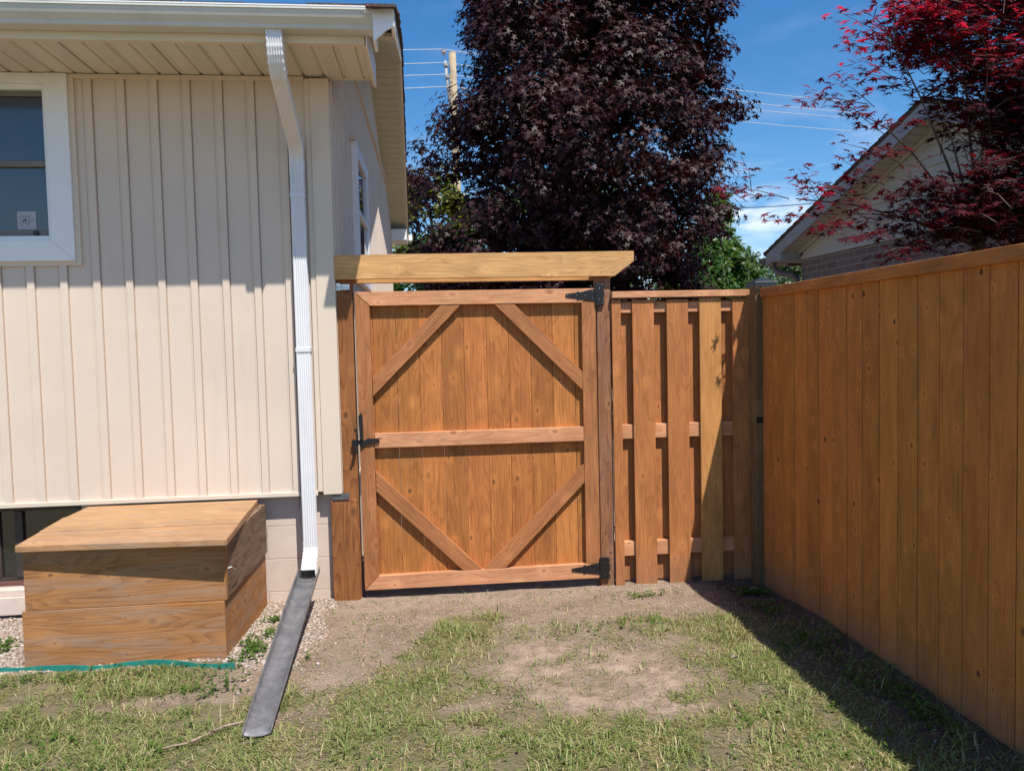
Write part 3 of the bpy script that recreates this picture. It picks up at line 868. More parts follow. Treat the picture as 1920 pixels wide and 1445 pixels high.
mb = MB(); mb.box(-3.2, -2.1885, YW + 0.034, YW + 0.04, 2.5805, 2.9455); mb.build('pane', M_GLASS, win)
mb = MB(); mb.box(-3.2, -2.1885, YW + 0.030, YW + 0.036, 2.1925, 2.5475); mb.build('pane', M_GLASS2, win)
# sticker with round emblem on the lower pane
st = MB(); st.box(-2.357, -2.256, YW + 0.0275, YW + 0.0297, 2.197, 2.300)
sto = st.build('sticker', M_STICK, win)
em = MB(); cx, cz = -2.318, 2.250; yy = YW + 0.0270
def ring(mb, r0, r1, a0=0, a1=2 * math.pi, n=28):
    for k in range(n):
        p, q = a0 + (a1 - a0) * k / n, a0 + (a1 - a0) * (k + 1) / n
        mb.add([(cx + r * math.cos(t), yy, cz + r * math.sin(t)) for r, t in ((r0, p), (r1, p), (r1, q), (r0, q))], [(0, 1, 2, 3)])
ring(em, 0.0195, 0.0208)
for k in range(4):
    a = math.pi / 2 * k + math.pi / 4
    ring(em, 0.030, 0.0325, a - .38, a + .38, 8)
    for s in (-.38, .38):
        c_, s_ = math.cos(a + s), math.sin(a + s)
        em.add([(cx + c_ * .0325, yy, cz + s_ * .0325), (cx + c_ * .0325 + .001, yy, cz + s_ * .0325 + .001), (cx + c_ * .0205 * 1.0 + .001, yy, cz + s_ * .0205 + .001), (cx + c_ * .0205, yy, cz + s_ * .0205)], [(0, 1, 2, 3)])
em.prism([(cx - .012, cz - .009), (cx - .002, cz - .009), (cx - .001, cz - .001), (cx - .006, cz + .004), (cx - .010, cz - .002)], yy - .0004, yy, 'y')
em.prism([(cx + .001, cz - .009), (cx + .004, cz - .009), (cx + .004, cz - .001), (cx + .009, cz - .009), (cx + .012, cz - .009), (cx + .006, cz + .001), (cx + .010, cz + .007), (cx + .004, cz + .011), (cx + .001, cz + .010)], yy - .0004, yy, 'y')
em.box(cx + .034, cx + .054, yy - .0004, yy, cz + .001, cz + .0025); em.box(cx + .034, cx + .050, yy - .0004, yy, cz - .005, cz - .0037)
em.build('emblem', M_INK, sto)
mb = MB(); mb.box(-2.262, -2.236, YW + 0.000, YW + 0.0115, 2.162, 2.186); mb.build('latch', M_BLACK, win, bevel=0.003)

# side window -----------------------------------------------------------------
sw = thing('window', None, None); sw.parent = house; sw.matrix_parent_inverse = Matrix.Translation(-house.location)
mb = MB()
xa, xb = SIDEX - 0.02, SIDEX + 0.050
mb.box(xa, xb, 5.70, 5.79, 1.98, 3.0); mb.box(xa, xb, 6.56, 6.65, 1.98, 3.0)
mb.box(xa, xb - .002, 5.7905, 6.5595, 2.91, 3.0); mb.box(xa, xb - .002, 5.7905, 6.5595, 1.98, 2.06); mb.box(xa, xb - .004, 5.7905, 6.5595, 2.49, 2.53)
mb.build('casing', M_WHITE, sw, bevel=0.003)
mb = MB(); mb.box(xa, SIDEX + 0.030, 5.79, 6.56, 2.061, 2.909); mb.build('pane', M_GLASS, sw)
mb = MB(); mb.box(xa, xb - .008, 5.66, 6.69, 3.0005, 3.03); mb.box(xa, xb - .008, 6.6505, 6.69, 1.97, 3.0); mb.build('edge_trim', M_SIDETRIM, sw)

# eaves ------------------------------------------------------------------------
# soffit: panels run from the wall to the fascia, V-groove every 0.115 m
pr = []; x = -6.0
while x < -0.34:
    pr += [(x, 0), (x + 0.094, 0), (x + 0.100, 0.011), (x + 0.111, 0.011)]
    x += 0.115
pr = [q for q in pr if q[0] < -0.336] + [(-0.336, 0)]
vs = []; fs = []
for (s, d) in pr:
    for y in (4.098, 4.64): vs.append((s, y, 3.066 + d))
for i in range(len(pr) - 1): fs.append((2 * i, 2 * i + 1, 2 * i + 3, 2 * i + 2))
MB().add(vs, fs).build('soffit', M_SOFFIT, house)
mb = MB(); mb.box(-6.0, -0.335, 4.09, 4.64, 3.085, 3.095); mb.box(-6.0, -0.345, 4.6205, 4.64, 3.062, 3.084)
mb.box(-6.0, -0.345, 4.098, 4.125, 3.058, 3.0655)
mb.build('soffit_trim', M_FASCIA, house)
mb = MB()
mb.box(-6.0, -0.325, 4.075, 4.0975, 3.052, 3.18)            # fascia board
mb.box(-0.3345, -0.318, 4.098, 4.70, 3.045, 3.20)            # end of the eave box
mb.build('fascia', M_FASCIA, house, bevel=0.002)
mb = MB(); mb.box(-0.3175, -0.312, 4.072, 4.705, 3.043, 3.185); mb.build('return_cap', M_WHITE, house)
# gutter, K profile
gp_ = [(4.074, 3.178), (4.074, 3.092), (3.995, 3.092), (3.990, 3.098), (3.988, 3.110), (3.975, 3.125), (3.962, 3.138), (3.955, 3.155), (3.952, 3.170), (3.946, 3.172), (3.946, 3.184), (3.962, 3.184), (3.962, 3.174), (3.965, 3.160), (3.972, 3.142), (3.985, 3.128), (3.997, 3.112), (4.0, 3.100), (4.068, 3.100), (4.068, 3.178)]
def gutter(name, a, b, prof, mat, parent):
    mb = MB(); n = len(prof)
    vs = [(a, y, z) for y, z in prof] + [(b, y, z) for y, z in prof]
    fs = [(i, (i + 1) % n, n + (i + 1) % n, n + i) for i in range(n)]
    mb.add(vs, fs)
    out = prof[:11]
    for xx in (a, b):
        mb.add([(xx, y, z) for y, z in out], [tuple(range(len(out)))])
    return mb.build(name, mat, parent, fix=True)
gutter('gutter', -6.0, -0.270, gp_, M_GUTTER, house)
mb = MB(); mb.box(-6.0, -0.272, 3.9445, 3.9625, 3.1842, 3.190); mb.build('gutter_lip', M_WHITE, house)
# roof: two slopes; the gable edge leans in a little towards the far end
def rx(y): return -0.165 - (y - YE0) * 0.0255
def slab(y0, z0, y1, z1, th, name, mat, x_in=-6.3, dx=0.0, nseg=1):
    vs = []
    for y, z in ((y0, z0), (y1, z1)):
        for t in (0, -th):
            vs += [(x_in, y, z + t), (rx(y) + dx, y, z + t)]
    fs = [(0, 1, 5, 4), (2, 6, 7, 3), (0, 2, 3, 1), (4, 5, 7, 6), (0, 4, 6, 2), (1, 3, 7, 5)]
    return MB().add(vs, fs).build(name, mat, house, fix=True)
slab(YE0 - 0.045, roofz(YE0) - 0.000, YR, RIDGE + 0.0149, 0.010, 'roof_deck', M_NWHITE)
slab(YR, RIDGE + 0.0149, YE1 + 0.045, roofz(YE1), 0.010, 'roof_deck', M_NWHITE)
# shingles: courses with tabs, so that the edge is uneven
def shingles(name, parent, yf, zf, ydir, xa, xb_f, slope, length, course=0.14, tab=0.30, mat=M_SHINGLE, axis='x'):
    mb = MB(); n = int(length / course) + 1
    for i in range(n):
        y0 = yf + ydir * i * course; y1 = y0 + ydir * course * 1.25
        x = xa + (i % 2) * tab * 0.5 - tab
        xe = xb_f(y0)
        while x < xe:
            x2 = min(x + tab - 0.006, xe + (random.uniform(0, .012)))
            x1 = max(x, xa)
            if x2 > x1 + 0.01:
                j = random.uniform(-.006, .006); t0 = 0.007 + random.uniform(0, .005)
                za = zf + abs(y0 - yf) * slope; zb = zf + abs(y1 - yf) * slope
                vs = [(x1, y0 + j * ydir, za + 0.002), (x2, y0 + j * ydir, za + 0.002), (x2, y1, zb - 0.002), (x1, y1, zb - 0.002),
                      (x1, y0 + j * ydir, za + 0.002 + t0), (x2, y0 + j * ydir, za + 0.002 + t0), (x2, y1, zb + 0.002), (x1, y1, zb + 0.002)]
                mb.add(vs, [(0, 3, 2, 1), (4, 5, 6, 7), (0, 1, 5, 4), (1, 2, 6, 5), (3, 0, 4, 7)])
            x += tab
    return mb.build(name, mat, parent)
shingles('shingles', house, YE0 - 0.07, roofz(YE0) + 0.000, 1, -6.3, lambda y: rx(y) + 0.012, 0.333, YR - YE0 + 0.02)
shingles('shingles', house, YE1 + 0.07, roofz(YE1) + 0.000, -1, -6.3, lambda y: rx(y) + 0.012, 0.333, YR - YE0 + 0.02)
# rake: fascia + soffit planks
def rake(y0, y1, nseg):
    mb = MB()
    vs = []
    for y in (y0, y1):
        for dx, dz in ((-0.018, -0.012), (0.0, -0.012), (0.0, -0.115), (-0.018, -0.115)): vs.append((rx(y) + dx, y, roofz(y) + dz))
    mb.add(vs, [(0, 1, 2, 3), (7, 6, 5, 4), (0, 4, 5, 1), (1, 5, 6, 2), (2, 6, 7, 3), (3, 7, 4, 0)])
    mb.build('rake_fascia', M_FASCIA, house, fix=True)
    mb = MB()
    for k in range(nseg):
        a = y0 + (y1 - y0) * k / nseg; b = y0 + (y1 - y0) * (k + 1) / nseg
        b2 = b - (b - a) * 0.06
        vs = []
        for y, dd in ((a, 0.0), (b2, 0.010)):
            for xx in (SIDEX - 0.01, rx(y) - 0.0185):
                vs.append((xx, y, roofz(y) - 0.110)); 
        for y, dd in ((a, 0.0), (b, 0.010)):
            for xx in (SIDEX - 0.01, rx(y) - 0.0185):
                vs.append((xx, y, roofz(y) - 0.098))
        mb.add(vs, [(0, 1, 3, 2), (4, 6, 7, 5), (2, 3, 7, 6), (0, 4, 5, 1)])
    mb.build('rake_soffit', M_OLIVE, house, fix=True)
    mb = MB(); vs = []
    for y in (y0, y1):
        for xx in (rx(y) - 0.06, rx(y) - 0.0186):
            for dz in (-0.118, -0.109): vs.append((xx, y, roofz(y) + dz))
    mb.add(vs, [(0, 1, 3, 2), (4, 6, 7, 5), (0, 2, 6, 4), (2, 3, 7, 6), (1, 5, 7, 3), (0, 4, 5, 1)])
    mb.build('rake_trim', M_OLIVE, house, fix=True)
rake(4.06, YR, 34); rake(YR + 0.001, YE1, 34)
# end cap closing the near corner of the rake
mb = MB(); mb.prism([(-0.2695, 3.172), (-0.163, 3.176), (-0.163, 3.088), (-0.20, 3.070), (-0.2695, 3.010)], 3.935, 3.949, 'y')
mb.prism([(3.9495, 3.176), (3.9495, 3.088), (4.065, 3.088), (4.065, 3.195)], -0.178, -0.163, 'x')
mb.box(-0.311, -0.178, 3.9495, 4.07, 3.160, 3.176)
mb.box(-0.2695, -0.255, 3.9495, 4.07, 3.010, 3.159)
mb.build('corner_cap', M_WHITE, house, bevel=0.002)
mb = MB(); mb.prism([(3.862, 3.166), (4.03, 3.2215), (4.03, 3.206), (3.862, 3.152)], -0.30, -0.150, 'x'); mb.build('corner_shingle', M_SHINGLE, house)
# far eave: box, gutter
mb = MB(); mb.box(-0.60, rx(11.0) - 0.02, 10.88, 11.40, 3.03, 3.18); mb.box(-6, -0.601, 10.88, 11.40, 3.05, 3.18); mb.build('far_eave_box', M_WHITE, house)
gutter('gutter', -6.0, -0.30, [(2 * 7.735 - y, z) for y, z in gp_], M_WHITE, house)

# ------------------------------------------------------------------ downspout
ds = thing('downspout', 'white ribbed metal downspout running down the beige wall', 'downspout', (-0.775, 4.5, 0.2))
def spout_section(w_, d_, nr=5):
    """ribbed rectangle: front face carries shallow flutes"""
    pts = []
    hw, hd = w_ / 2, d_ / 2
    for k in range(nr):
        x0 = -hw + 0.008 + (w_ - 0.016) * k / nr; x1 = -hw + 0.008 + (w_ - 0.016) * (k + 1) / nr; xm = x1 - x0
        pts += [(x0 + xm * .15, -hd), (x0 + xm * .45, -hd + 0.0035), (x0 + xm * .75, -hd + 0.0035), (x0 + xm * .95, -hd)]
    pts = [(-hw + 0.004, -hd)] + pts + [(hw - 0.004, -hd), (hw, -hd + 0.004)]
    for k in range(3):
        y0 = -hd + 0.008 + (d_ - 0.016) * k / 3; ym = (d_ - 0.016) / 3
        pts += [(hw, y0 + ym * .2), (hw - .003, y0 + ym * .45), (hw - .003, y0 + ym * .7), (hw, y0 + ym * .9)]
    pts += [(hw, hd - 0.004), (hw - 0.004, hd), (-hw + 0.004, hd), (-hw, hd - 0.004), (-hw, -hd + 0.004)]
    return pts
def sweep(name, frames, w_, d_, mat, parent, cap=False):
    """frames: list of (center, forward_dir(out of wall), scale)"""
    sec = spout_section(w_, d_); n = len(sec); vs = []; fs = []
    for (c, tdir, sc) in frames:
        tdir = Vector(tdir).normalized(); xr = Vector((1, 0, 0)); xr = (xr - tdir * xr.dot(tdir)).normalized()
        yb = tdir.cross(xr).normalized()
        if yb.y < 0: yb = -yb
        for (a, b) in sec: vs.append(Vector(c) + xr * a * sc + yb * b * sc)
    for i in range(len(frames) - 1):
        for k in range(n):
            k2 = (k + 1) % n
            fs.append((i * n + k, i * n + k2, (i + 1) * n + k2, (i + 1) * n + k))
    if cap: fs.append(tuple(range(n)))
    return MB().add(vs, fs).build(name, mat, parent, fix=True)
X1 = -0.772; YD = 4.555
# upper elbow + offset + lower elbow
def elbow_frames(p0, t0, p1, t1, n, crimp=0.03):
    p0, p1, t0, t1 = Vector(p0), Vector(p1), Vector(t0).normalized(), Vector(t1).normalized()
    L = (p1 - p0).length; out = []
    for i in range(n + 1):
        s = i / n
        h = [2 * s**3 - 3 * s**2 + 1, s**3 - 2 * s**2 + s, -2 * s**3 + 3 * s**2, s**3 - s**2]
        p = p0 * h[0] + t0 * L * h[1] + p1 * h[2] + t1 * L * h[3]
        out.append((p, (t0 * (1 - s) + t1 * s), 1.0 + (crimp if i % 2 else -crimp) * (1 if 0 < i < n else 0)))
    return out
dn = Vector((0, 0, -1)); slope = Vector((0.006, 0.36, -0.23)).normalized()
A = Vector((-0.772, 4.035, 3.095)); B = Vector((-0.772, 4.12, 2.895)); C = Vector((-0.766, 4.48, 2.665)); D = Vector((-0.772, YD, 2.55))
sweep('upper_elbow', [(A, dn, 1.0)] + elbow_frames(A + dn * 0.03, dn, B, slope, 12, 0.035), 0.080, 0.060, M_SPOUT, ds)
sweep('offset_pipe', [(B - slope * .01, slope, 0.965), (C + slope * .01, slope, 0.965)], 0.080, 0.058, M_SPOUT, ds)
sweep('lower_elbow', [(C - slope * .02, slope, 1.02)] + elbow_frames(C, slope, D, dn, 10, 0.03) + [(D + dn * .05, dn, 1.02)], 0.080, 0.058, M_SPOUT, ds)
sweep('pipe', [(Vector((X1, YD, 2.55)), dn, 1.0), (Vector((X1, YD, 0.32)), dn, 1.0)], 0.078, 0.056, M_SPOUT, ds)
for z in (2.37, 1.475):
    mb = MB(); mb.box(X1 - 0.042, X1 + 0.042, YD - 0.031, YD + 0.040, z - 0.013, z + 0.013); mb.build('strap', M_SPOUT, ds, bevel=0.002)
fr = [(Vector((X1, YD - 0.002, 0.345)), dn, 1.05)]
E1 = Vector((X1, YD - 0.075, 0.215))
fr += elbow_frames((X1, YD - 0.002, 0.31), dn, E1, Vector((0, -0.75, -0.8)), 9, 0.025) + [(E1 + Vector((0, -.022, -.024)), Vector((0, -0.75, -0.8)), 1.0)]
fr.append((E1 + Vector((0, -.040, -.036)), Vector((0, -0.95, -0.55)), 1.03))
sweep('bottom_elbow', fr, 0.080, 0.060, M_SPOUT, ds)
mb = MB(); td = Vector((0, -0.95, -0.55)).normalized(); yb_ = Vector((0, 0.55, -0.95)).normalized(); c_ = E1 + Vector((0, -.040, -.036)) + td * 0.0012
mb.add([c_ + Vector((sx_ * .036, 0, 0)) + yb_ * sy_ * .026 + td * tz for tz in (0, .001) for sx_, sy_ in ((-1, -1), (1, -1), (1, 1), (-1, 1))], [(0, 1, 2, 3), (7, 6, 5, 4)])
mb.build('outlet_shade_plate', M_BLACK, ds)  # black plate painted as the shade inside the spout mouth

# trough ---------------------------------------------------------------------
A = Vector((-0.775, 4.50, 0.145)); B = Vector((-0.712, 2.88, 0.012))
d = (B - A).normalized(); xr = Vector((1, 0, 0)); xr = (xr - d * xr.dot(d)).normalized(); up = xr.cross(d).normalized()
if up.z < 0: up = -up
vs = []; fs = []; NS, NL = 16, 24
for i in range(NL + 1):
    s = i / NL; c = A + (B - A) * s
    hw = 0.062 - 0.007 * s; dep = 0.056 - 0.030 * s ** 2
    end = max(0, (s - 0.965) / 0.035)
    for side in (0, 1):
        for k in range(NS + 1):
            a = math.pi * (k / NS)
            ca, sa = -math.cos(a), math.sin(a) ** 0.4
            off = 0.003 * side
            cut = -0.02 * end * (abs(ca) ** 3) * 1.0
            vs.append(c + xr * ca * (hw - off) + up * (dep * (1 - sa) + off * sa) - d * (cut if False else 0) + d * (-0.006 * end * abs(ca) ** 3))
M_ = 2 * (NS + 1)
for i in range(NL):
    for side in (0, 1):
        o_ = side * (NS + 1)
        for k in range(NS):
            fs.append((i * M_ + o_ + k, i * M_ + o_ + k + 1, (i + 1) * M_ + o_ + k + 1, (i + 1) * M_ + o_ + k))
    for k in (0, NS): fs.append((i * M_ + k, (i + 1) * M_ + k, (i + 1) * M_ + NS + 1 + k, i * M_ + NS + 1 + k))
for i in (0, NL):
    for k in range(NS): fs.append((i * M_ + k, i * M_ + k + 1, i * M_ + NS + 2 + k, i * M_ + NS + 1 + k))
tr = MB().add(vs, fs).build('drain_trough', M_TROUGH, None, smooth=True, fix=True)
tag(tr, 'long black plastic half pipe trough lying on lawn under downspout', 'drain trough')

# ------------------------------------------------------------------ wooden window well box
bx = thing('window_well_box', 'weathered wooden box with plank lid against the house wall', 'box', (-1.5, 4.1, 0))
mb = MB()
fy_ = 3.700
mb.box(-1.958, -1.041, fy_, fy_ + 0.035, -0.03, 0.278, (1, 0, 0))
mb.nails([(x, z) for x in (-1.93, -1.50, -1.065) for z in (0.05, 0.22)], fy_, 0.003)
mb.build('front_board', W_BOX, bx, bevel=0.003)
mb = MB()
mb.box(-1.944, -1.031, fy_ + 0.004, fy_ + 0.039, 0.2805, 0.566, (1, 0, 0))
mb.nails([(x, z) for x in (-1.915, -1.48, -1.058) for z in (0.33, 0.50)], fy_ + 0.004, 0.003)
mb.build('front_board', W_BOX, bx, bevel=0.003)
mb = MB()
mb.box(-1.078, -1.045, 3.7355, 4.60, -0.05, 0.272, (0, 1, 0))
mb.build('side_board', W_BOX, bx, bevel=0.003)
mb = MB(); mb.box(-1.070, -1.034, 3.7395, 4.60, 0.275, 0.566, (0, 1, 0))
mb.build('side_board', W_BOXD, bx, bevel=0.003)
mb = MB(); mb.box(-1.955, -1.920, 3.740, 4.60, -0.03, 0.566, (0, 1, 0)); mb.build('side_board', W_BOX, bx, bevel=0.003)
# lid: three boards across plus crooked left edge
mb = MB()
yb = [3.610, 3.93, 4.27, 4.565]
for k in range(3):
    y0, y1 = yb[k] + 0.004, yb[k + 1] - 0.004
    def le(y):
        t = (y - 3.61) / 0.955
        return -1.946 + (-0.105 * t if t < .75 else -0.079 + 0.0 * t)
    def re(y): return -0.992 - 0.078 * (y - 3.61) / 0.955
    za, zb = 0.569, (0.600, 0.603, 0.599)[k]
    yl = y0 + 0.042 * (k == 0); yr = y0 - 0.012 * (k == 0)
    vs = [(le(yl), yl, za), (re(yr), yr, za), (re(y1), y1, za), (le(y1), y1, za), (le(yl), yl, zb), (re(yr), yr, zb), (re(y1), y1, zb), (le(y1), y1, zb)]
    mb.add(vs, [(0, 3, 2, 1), (4, 5, 6, 7), (0, 1, 5, 4), (1, 2, 6, 5), (2, 3, 7, 6), (3, 0, 4, 7)], (1, 0, 0))
mb.build('lid', W_LID, bx, bevel=0.003)
mb = MB(); mb.tube([(-1.034, 3.76, 0.42), (-1.018, 3.765, 0.425), (-1.008, 3.78, 0.41), (-1.018, 3.79, 0.395)], 0.0025, 6); mb.build('hook', M_ZINC, bx)

# plastic edging strip, twig
pts = [(-2.30, 3.66), (-2.058, 3.681), (-1.918, 3.683), (-1.695, 3.655), (-1.481, 3.663), (-1.256, 3.630), (-1.045, 3.575), (-0.95, 3.55)]
vs = []; fs = []
cat = []
for i in range(len(pts) - 1):
    for s in range(6):
        t = s / 6; cat.append((pts[i][0] * (1 - t) + pts[i + 1][0] * t, pts[i][1] * (1 - t) + pts[i + 1][1] * t))
mb = MB(); n = len(cat)
vs = [(x, y + dy, G(x, y) + z + 0.006 * math.sin(i * .5)) for i, (x, y) in enumerate(cat) for dy, z in ((0, -.03), (0, .024), (.004, .024), (.004, -.03))]
fs = [(i * 4 + k, i * 4 + (k + 1) % 4, i * 4 + 4 + (k + 1) % 4, i * 4 + 4 + k) for i in range(n - 1) for k in range(4)]
ed = mb.add(vs, fs).build('garden_edging', M_GREENPL, None, fix=True)
tag(ed, 'wavy green plastic strip between gravel and lawn', 'garden edging')
mb = MB(); tp = [(-1.10, 2.79), (-1.008, 2.835), (-0.96, 2.85), (-0.929, 2.885), (-0.89, 2.93), (-0.857, 2.97), (-0.82, 2.985), (-0.775, 3.0)]
mb.tube([(x, y, G(x, y) + 0.022) for x, y in tp], [0.002, 0.004, 0.004, 0.005, 0.005, 0.0055, 0.005, 0.004], 6)
mb.tube([(-0.90, 2.92, 0.024), (-0.87, 2.93, 0.03), (-0.85, 2.925, 0.03)], 0.002, 5)
tag(mb.build('twig', M_TWIG, None, smooth=True), 'dry twig lying in the grass left of the trough end', 'twig')

# ------------------------------------------------------------------ gate posts and beam
lp = thing('gate_post', 'stained post beside house corner with latch catch, left of the gate', 'post', (-0.535, 4.65, -0.05))
mb = MB(); mb.box(-0.578, -0.488, 4.615, 4.703, -0.08, 1.885); mb.build('upper_board', W_POSTL, lp, bevel=0.004)
mb = MB(); mb.box(-0.652, -0.496, 4.594, 4.6146, -0.10, 0.570); mb.build('lower_board', W_POSTL, lp, bevel=0.003)
mb = MB(); mb.box(-0.640, -0.540, 4.588, 4.5935, 0.572, 0.612); mb.box(-0.640, -0.636, 4.5936, 4.66, 0.572, 0.612)
mb.build('lower_bracket', M_DARKZ, lp, bevel=0.001)
mb = MB(); mb.box(-0.584, -0.500, 4.609, 4.6145, 1.826, 1.860); mb.prism([(-0.584, 1.822), (-0.556, 1.822), (-0.556, 1.866), (-0.584, 1.866)], 4.6065, 4.6089, 'y')
mb.nails([(-0.574, 1.842), (-0.546, 1.845), (-0.515, 1.842)], 4.6055)
bk = mb.build('upper_bracket', M_ZINC, lp, bevel=0.001)

hp = thing('gate_post', 'rough brown post carrying the black hinges right of the gate', 'post', (1.036, 4.66, -0.05))
mb = MB(); mb.box(0.995, 1.083, 4.615, 4.703, -0.09, 2.0); mb.build('post', W_POST, hp, bevel=0.004)

bm_ = thing('overhead_beam', 'light brown double plank beam spanning above the gate with angled right end', 'beam', (0.3, 4.6, 1.885))
mb = MB(); mb.prism([(-0.584, 1.886), (-0.584, 2.028), (1.224, 2.034), (1.224, 1.973), (1.104, 1.884)], 4.575, 4.6135, 'y', (1, 0, 0)).nails([(1.015, 2.0), (1.055, 2.0), (1.018, 1.905), (1.052, 1.903), (-0.565, 1.99), (-0.54, 1.95), (-0.562, 1.91)], 4.575)
mb.build('front_plank', W_BEAM, bm_, bevel=0.002)
mb = MB(); mb.prism([(-0.570, 1.872), (-0.570, 2.015), (1.20, 2.02), (1.20, 1.961), (1.09, 1.872)], 4.704, 4.742, 'y', (1, 0, 0))
mb.build('rear_plank', W_BEAM, bm_, bevel=0.002)

# ------------------------------------------------------------------ gate
gate = thing('gate', 'wooden gate with diamond bracing and black strap hinges', 'gate', (0.25, 4.62, 0))
YF = 4.600; YB = 4.638
L0, R0, Z0, Z1 = -0.473, 0.984, 0.010, 1.812
W_ = 0.086
mb = MB(); mb.prism([(L0, Z1 - .003), (L0 + W_, Z1 - W_), (L0 + W_ + .006, Z0 + W_), (L0 + .006, Z0 + .002)], YF, YB, 'y', (0, 0, 1)); mb.build('stile', W_FRAME, gate, bevel=0.0025)
mb = MB(); mb.prism([(R0 - W_, Z1 - W_ - .001), (R0 - 0.07, Z1 - W_ + .010), (R0, Z1 - W_ + .012), (R0 + .004, Z0 + W_ - .02), (R0 - W_ + .02, Z0 + W_ + .01), (R0 - W_, Z0 + W_ - .001)], YF, YB, 'y', (0, 0, 1))
mb.build('stile', W_FRAME, gate, bevel=0.0025)
mb = MB(); mb.prism([(L0 + .002, Z1), (R0, Z1), (R0, Z1 - W_ + .014), (R0 - .069, Z1 - W_ + .012), (R0 - W_ + .001, Z1 - W_), (L0 + W_ + .002, Z1 - W_ + .002)], YF - .001, YB, 'y', (1, 0, 0))
mb.build('rail', W_RAIL, gate, bevel=0.0025)
mb = MB(); mb.prism([(L0 + .008, Z0), (L0 + W_ + .008, Z0 + W_), (R0 - W_ + .018, Z0 + W_ + .008), (R0 + .003, Z0 + W_ - .022), (R0 + .003, Z0)], YF - .001, YB, 'y', (1, 0, 0))
mb.build('rail', W_RAIL, gate, bevel=0.0025)
mb = MB(); mb.box(L0 + W_ + .006, R0 - W_ - .001, YF + .001, YB, 0.874, 0.962, (1, 0, 0)); mb.build('rail', W_RAIL, gate, bevel=0.0025)
iL = L0 + W_ + .0035; iR = R0 - W_ - .001; iT = Z1 - W_ - .001; iB = Z0 + W_ + .001
W_BRACE = W_FRAME
for poly, gdir in (([(0.036, iT), (0.158, iT), (iL + .001, 1.185), (iL + .001, 1.300)], (0.54, 0, 0.54)),
                   ([(0.362, iT), (0.484, iT), (iR, 1.302), (iR, 1.186)], (0.54, 0, -0.54)),
                   ([(iL + .003, 0.735), (0.2525, iB), (0.134, iB), (iL + .003, 0.612)], (0.64, 0, -0.63)),
                   ([(iR, 0.732), (iR, 0.614), (0.390, iB + .003), (0.2535, iB)], (0.64, 0, 0.63))):
    mb = MB(); mb.prism(poly, YF + .002, YB, 'y', gdir); mb.build('brace', W_BRACE, gate, bevel=0.0025)
# boards behind
seams = [-0.466, -0.375, -0.238, -0.101, 0.036, 0.172, 0.309, 0.446, 0.581, 0.718, 0.856, 0.975]
mb = MB()
for a, b in zip(seams[:-1], seams[1:]):
    mb.box(a + (0.0012 if a > 0.8 or -0.3 < a < -0.2 else 0.0004), b - 0.0004, YB + .0005, YB + 0.0165, 0.035, 1.795)
mb.build('board_panel', W_BOARD, gate, bevel=0.003)
M_STAMP = plain('faded_ink_stamp', (0.26, 0.13, 0.075), 0.8)
mb = MB()
for k in range(3):
    x0 = 0.905 + k * 0.021
    for (a, b, c, d_) in ((x0, x0 + .0022, .868, .892), (x0 + .013, x0 + .0152, .868, .892), (x0, x0 + .0152, .8925, .895)): mb.box(a, b, YF - .0006, YF + .001, c, d_)
mb.build('grade_stamp', M_STAMP, gate)
for (x0, z0) in ((-0.130, .90), (0.015, .905)):
    mb = MB()
    for k in range(6):
        xx = x0 + k * .0065
        mb.box(xx, xx + .0018, YF + .0004, YF + .0012, z0, z0 + .014)
        if k % 2: mb.box(xx + .0018, xx + .005, YF + .0004, YF + .0012, z0 + .006 + .006 * (k % 3 > 0), z0 + .0078 + .006 * (k % 3 > 0))
    mb.build('grade_stamp', M_STAMP, gate)
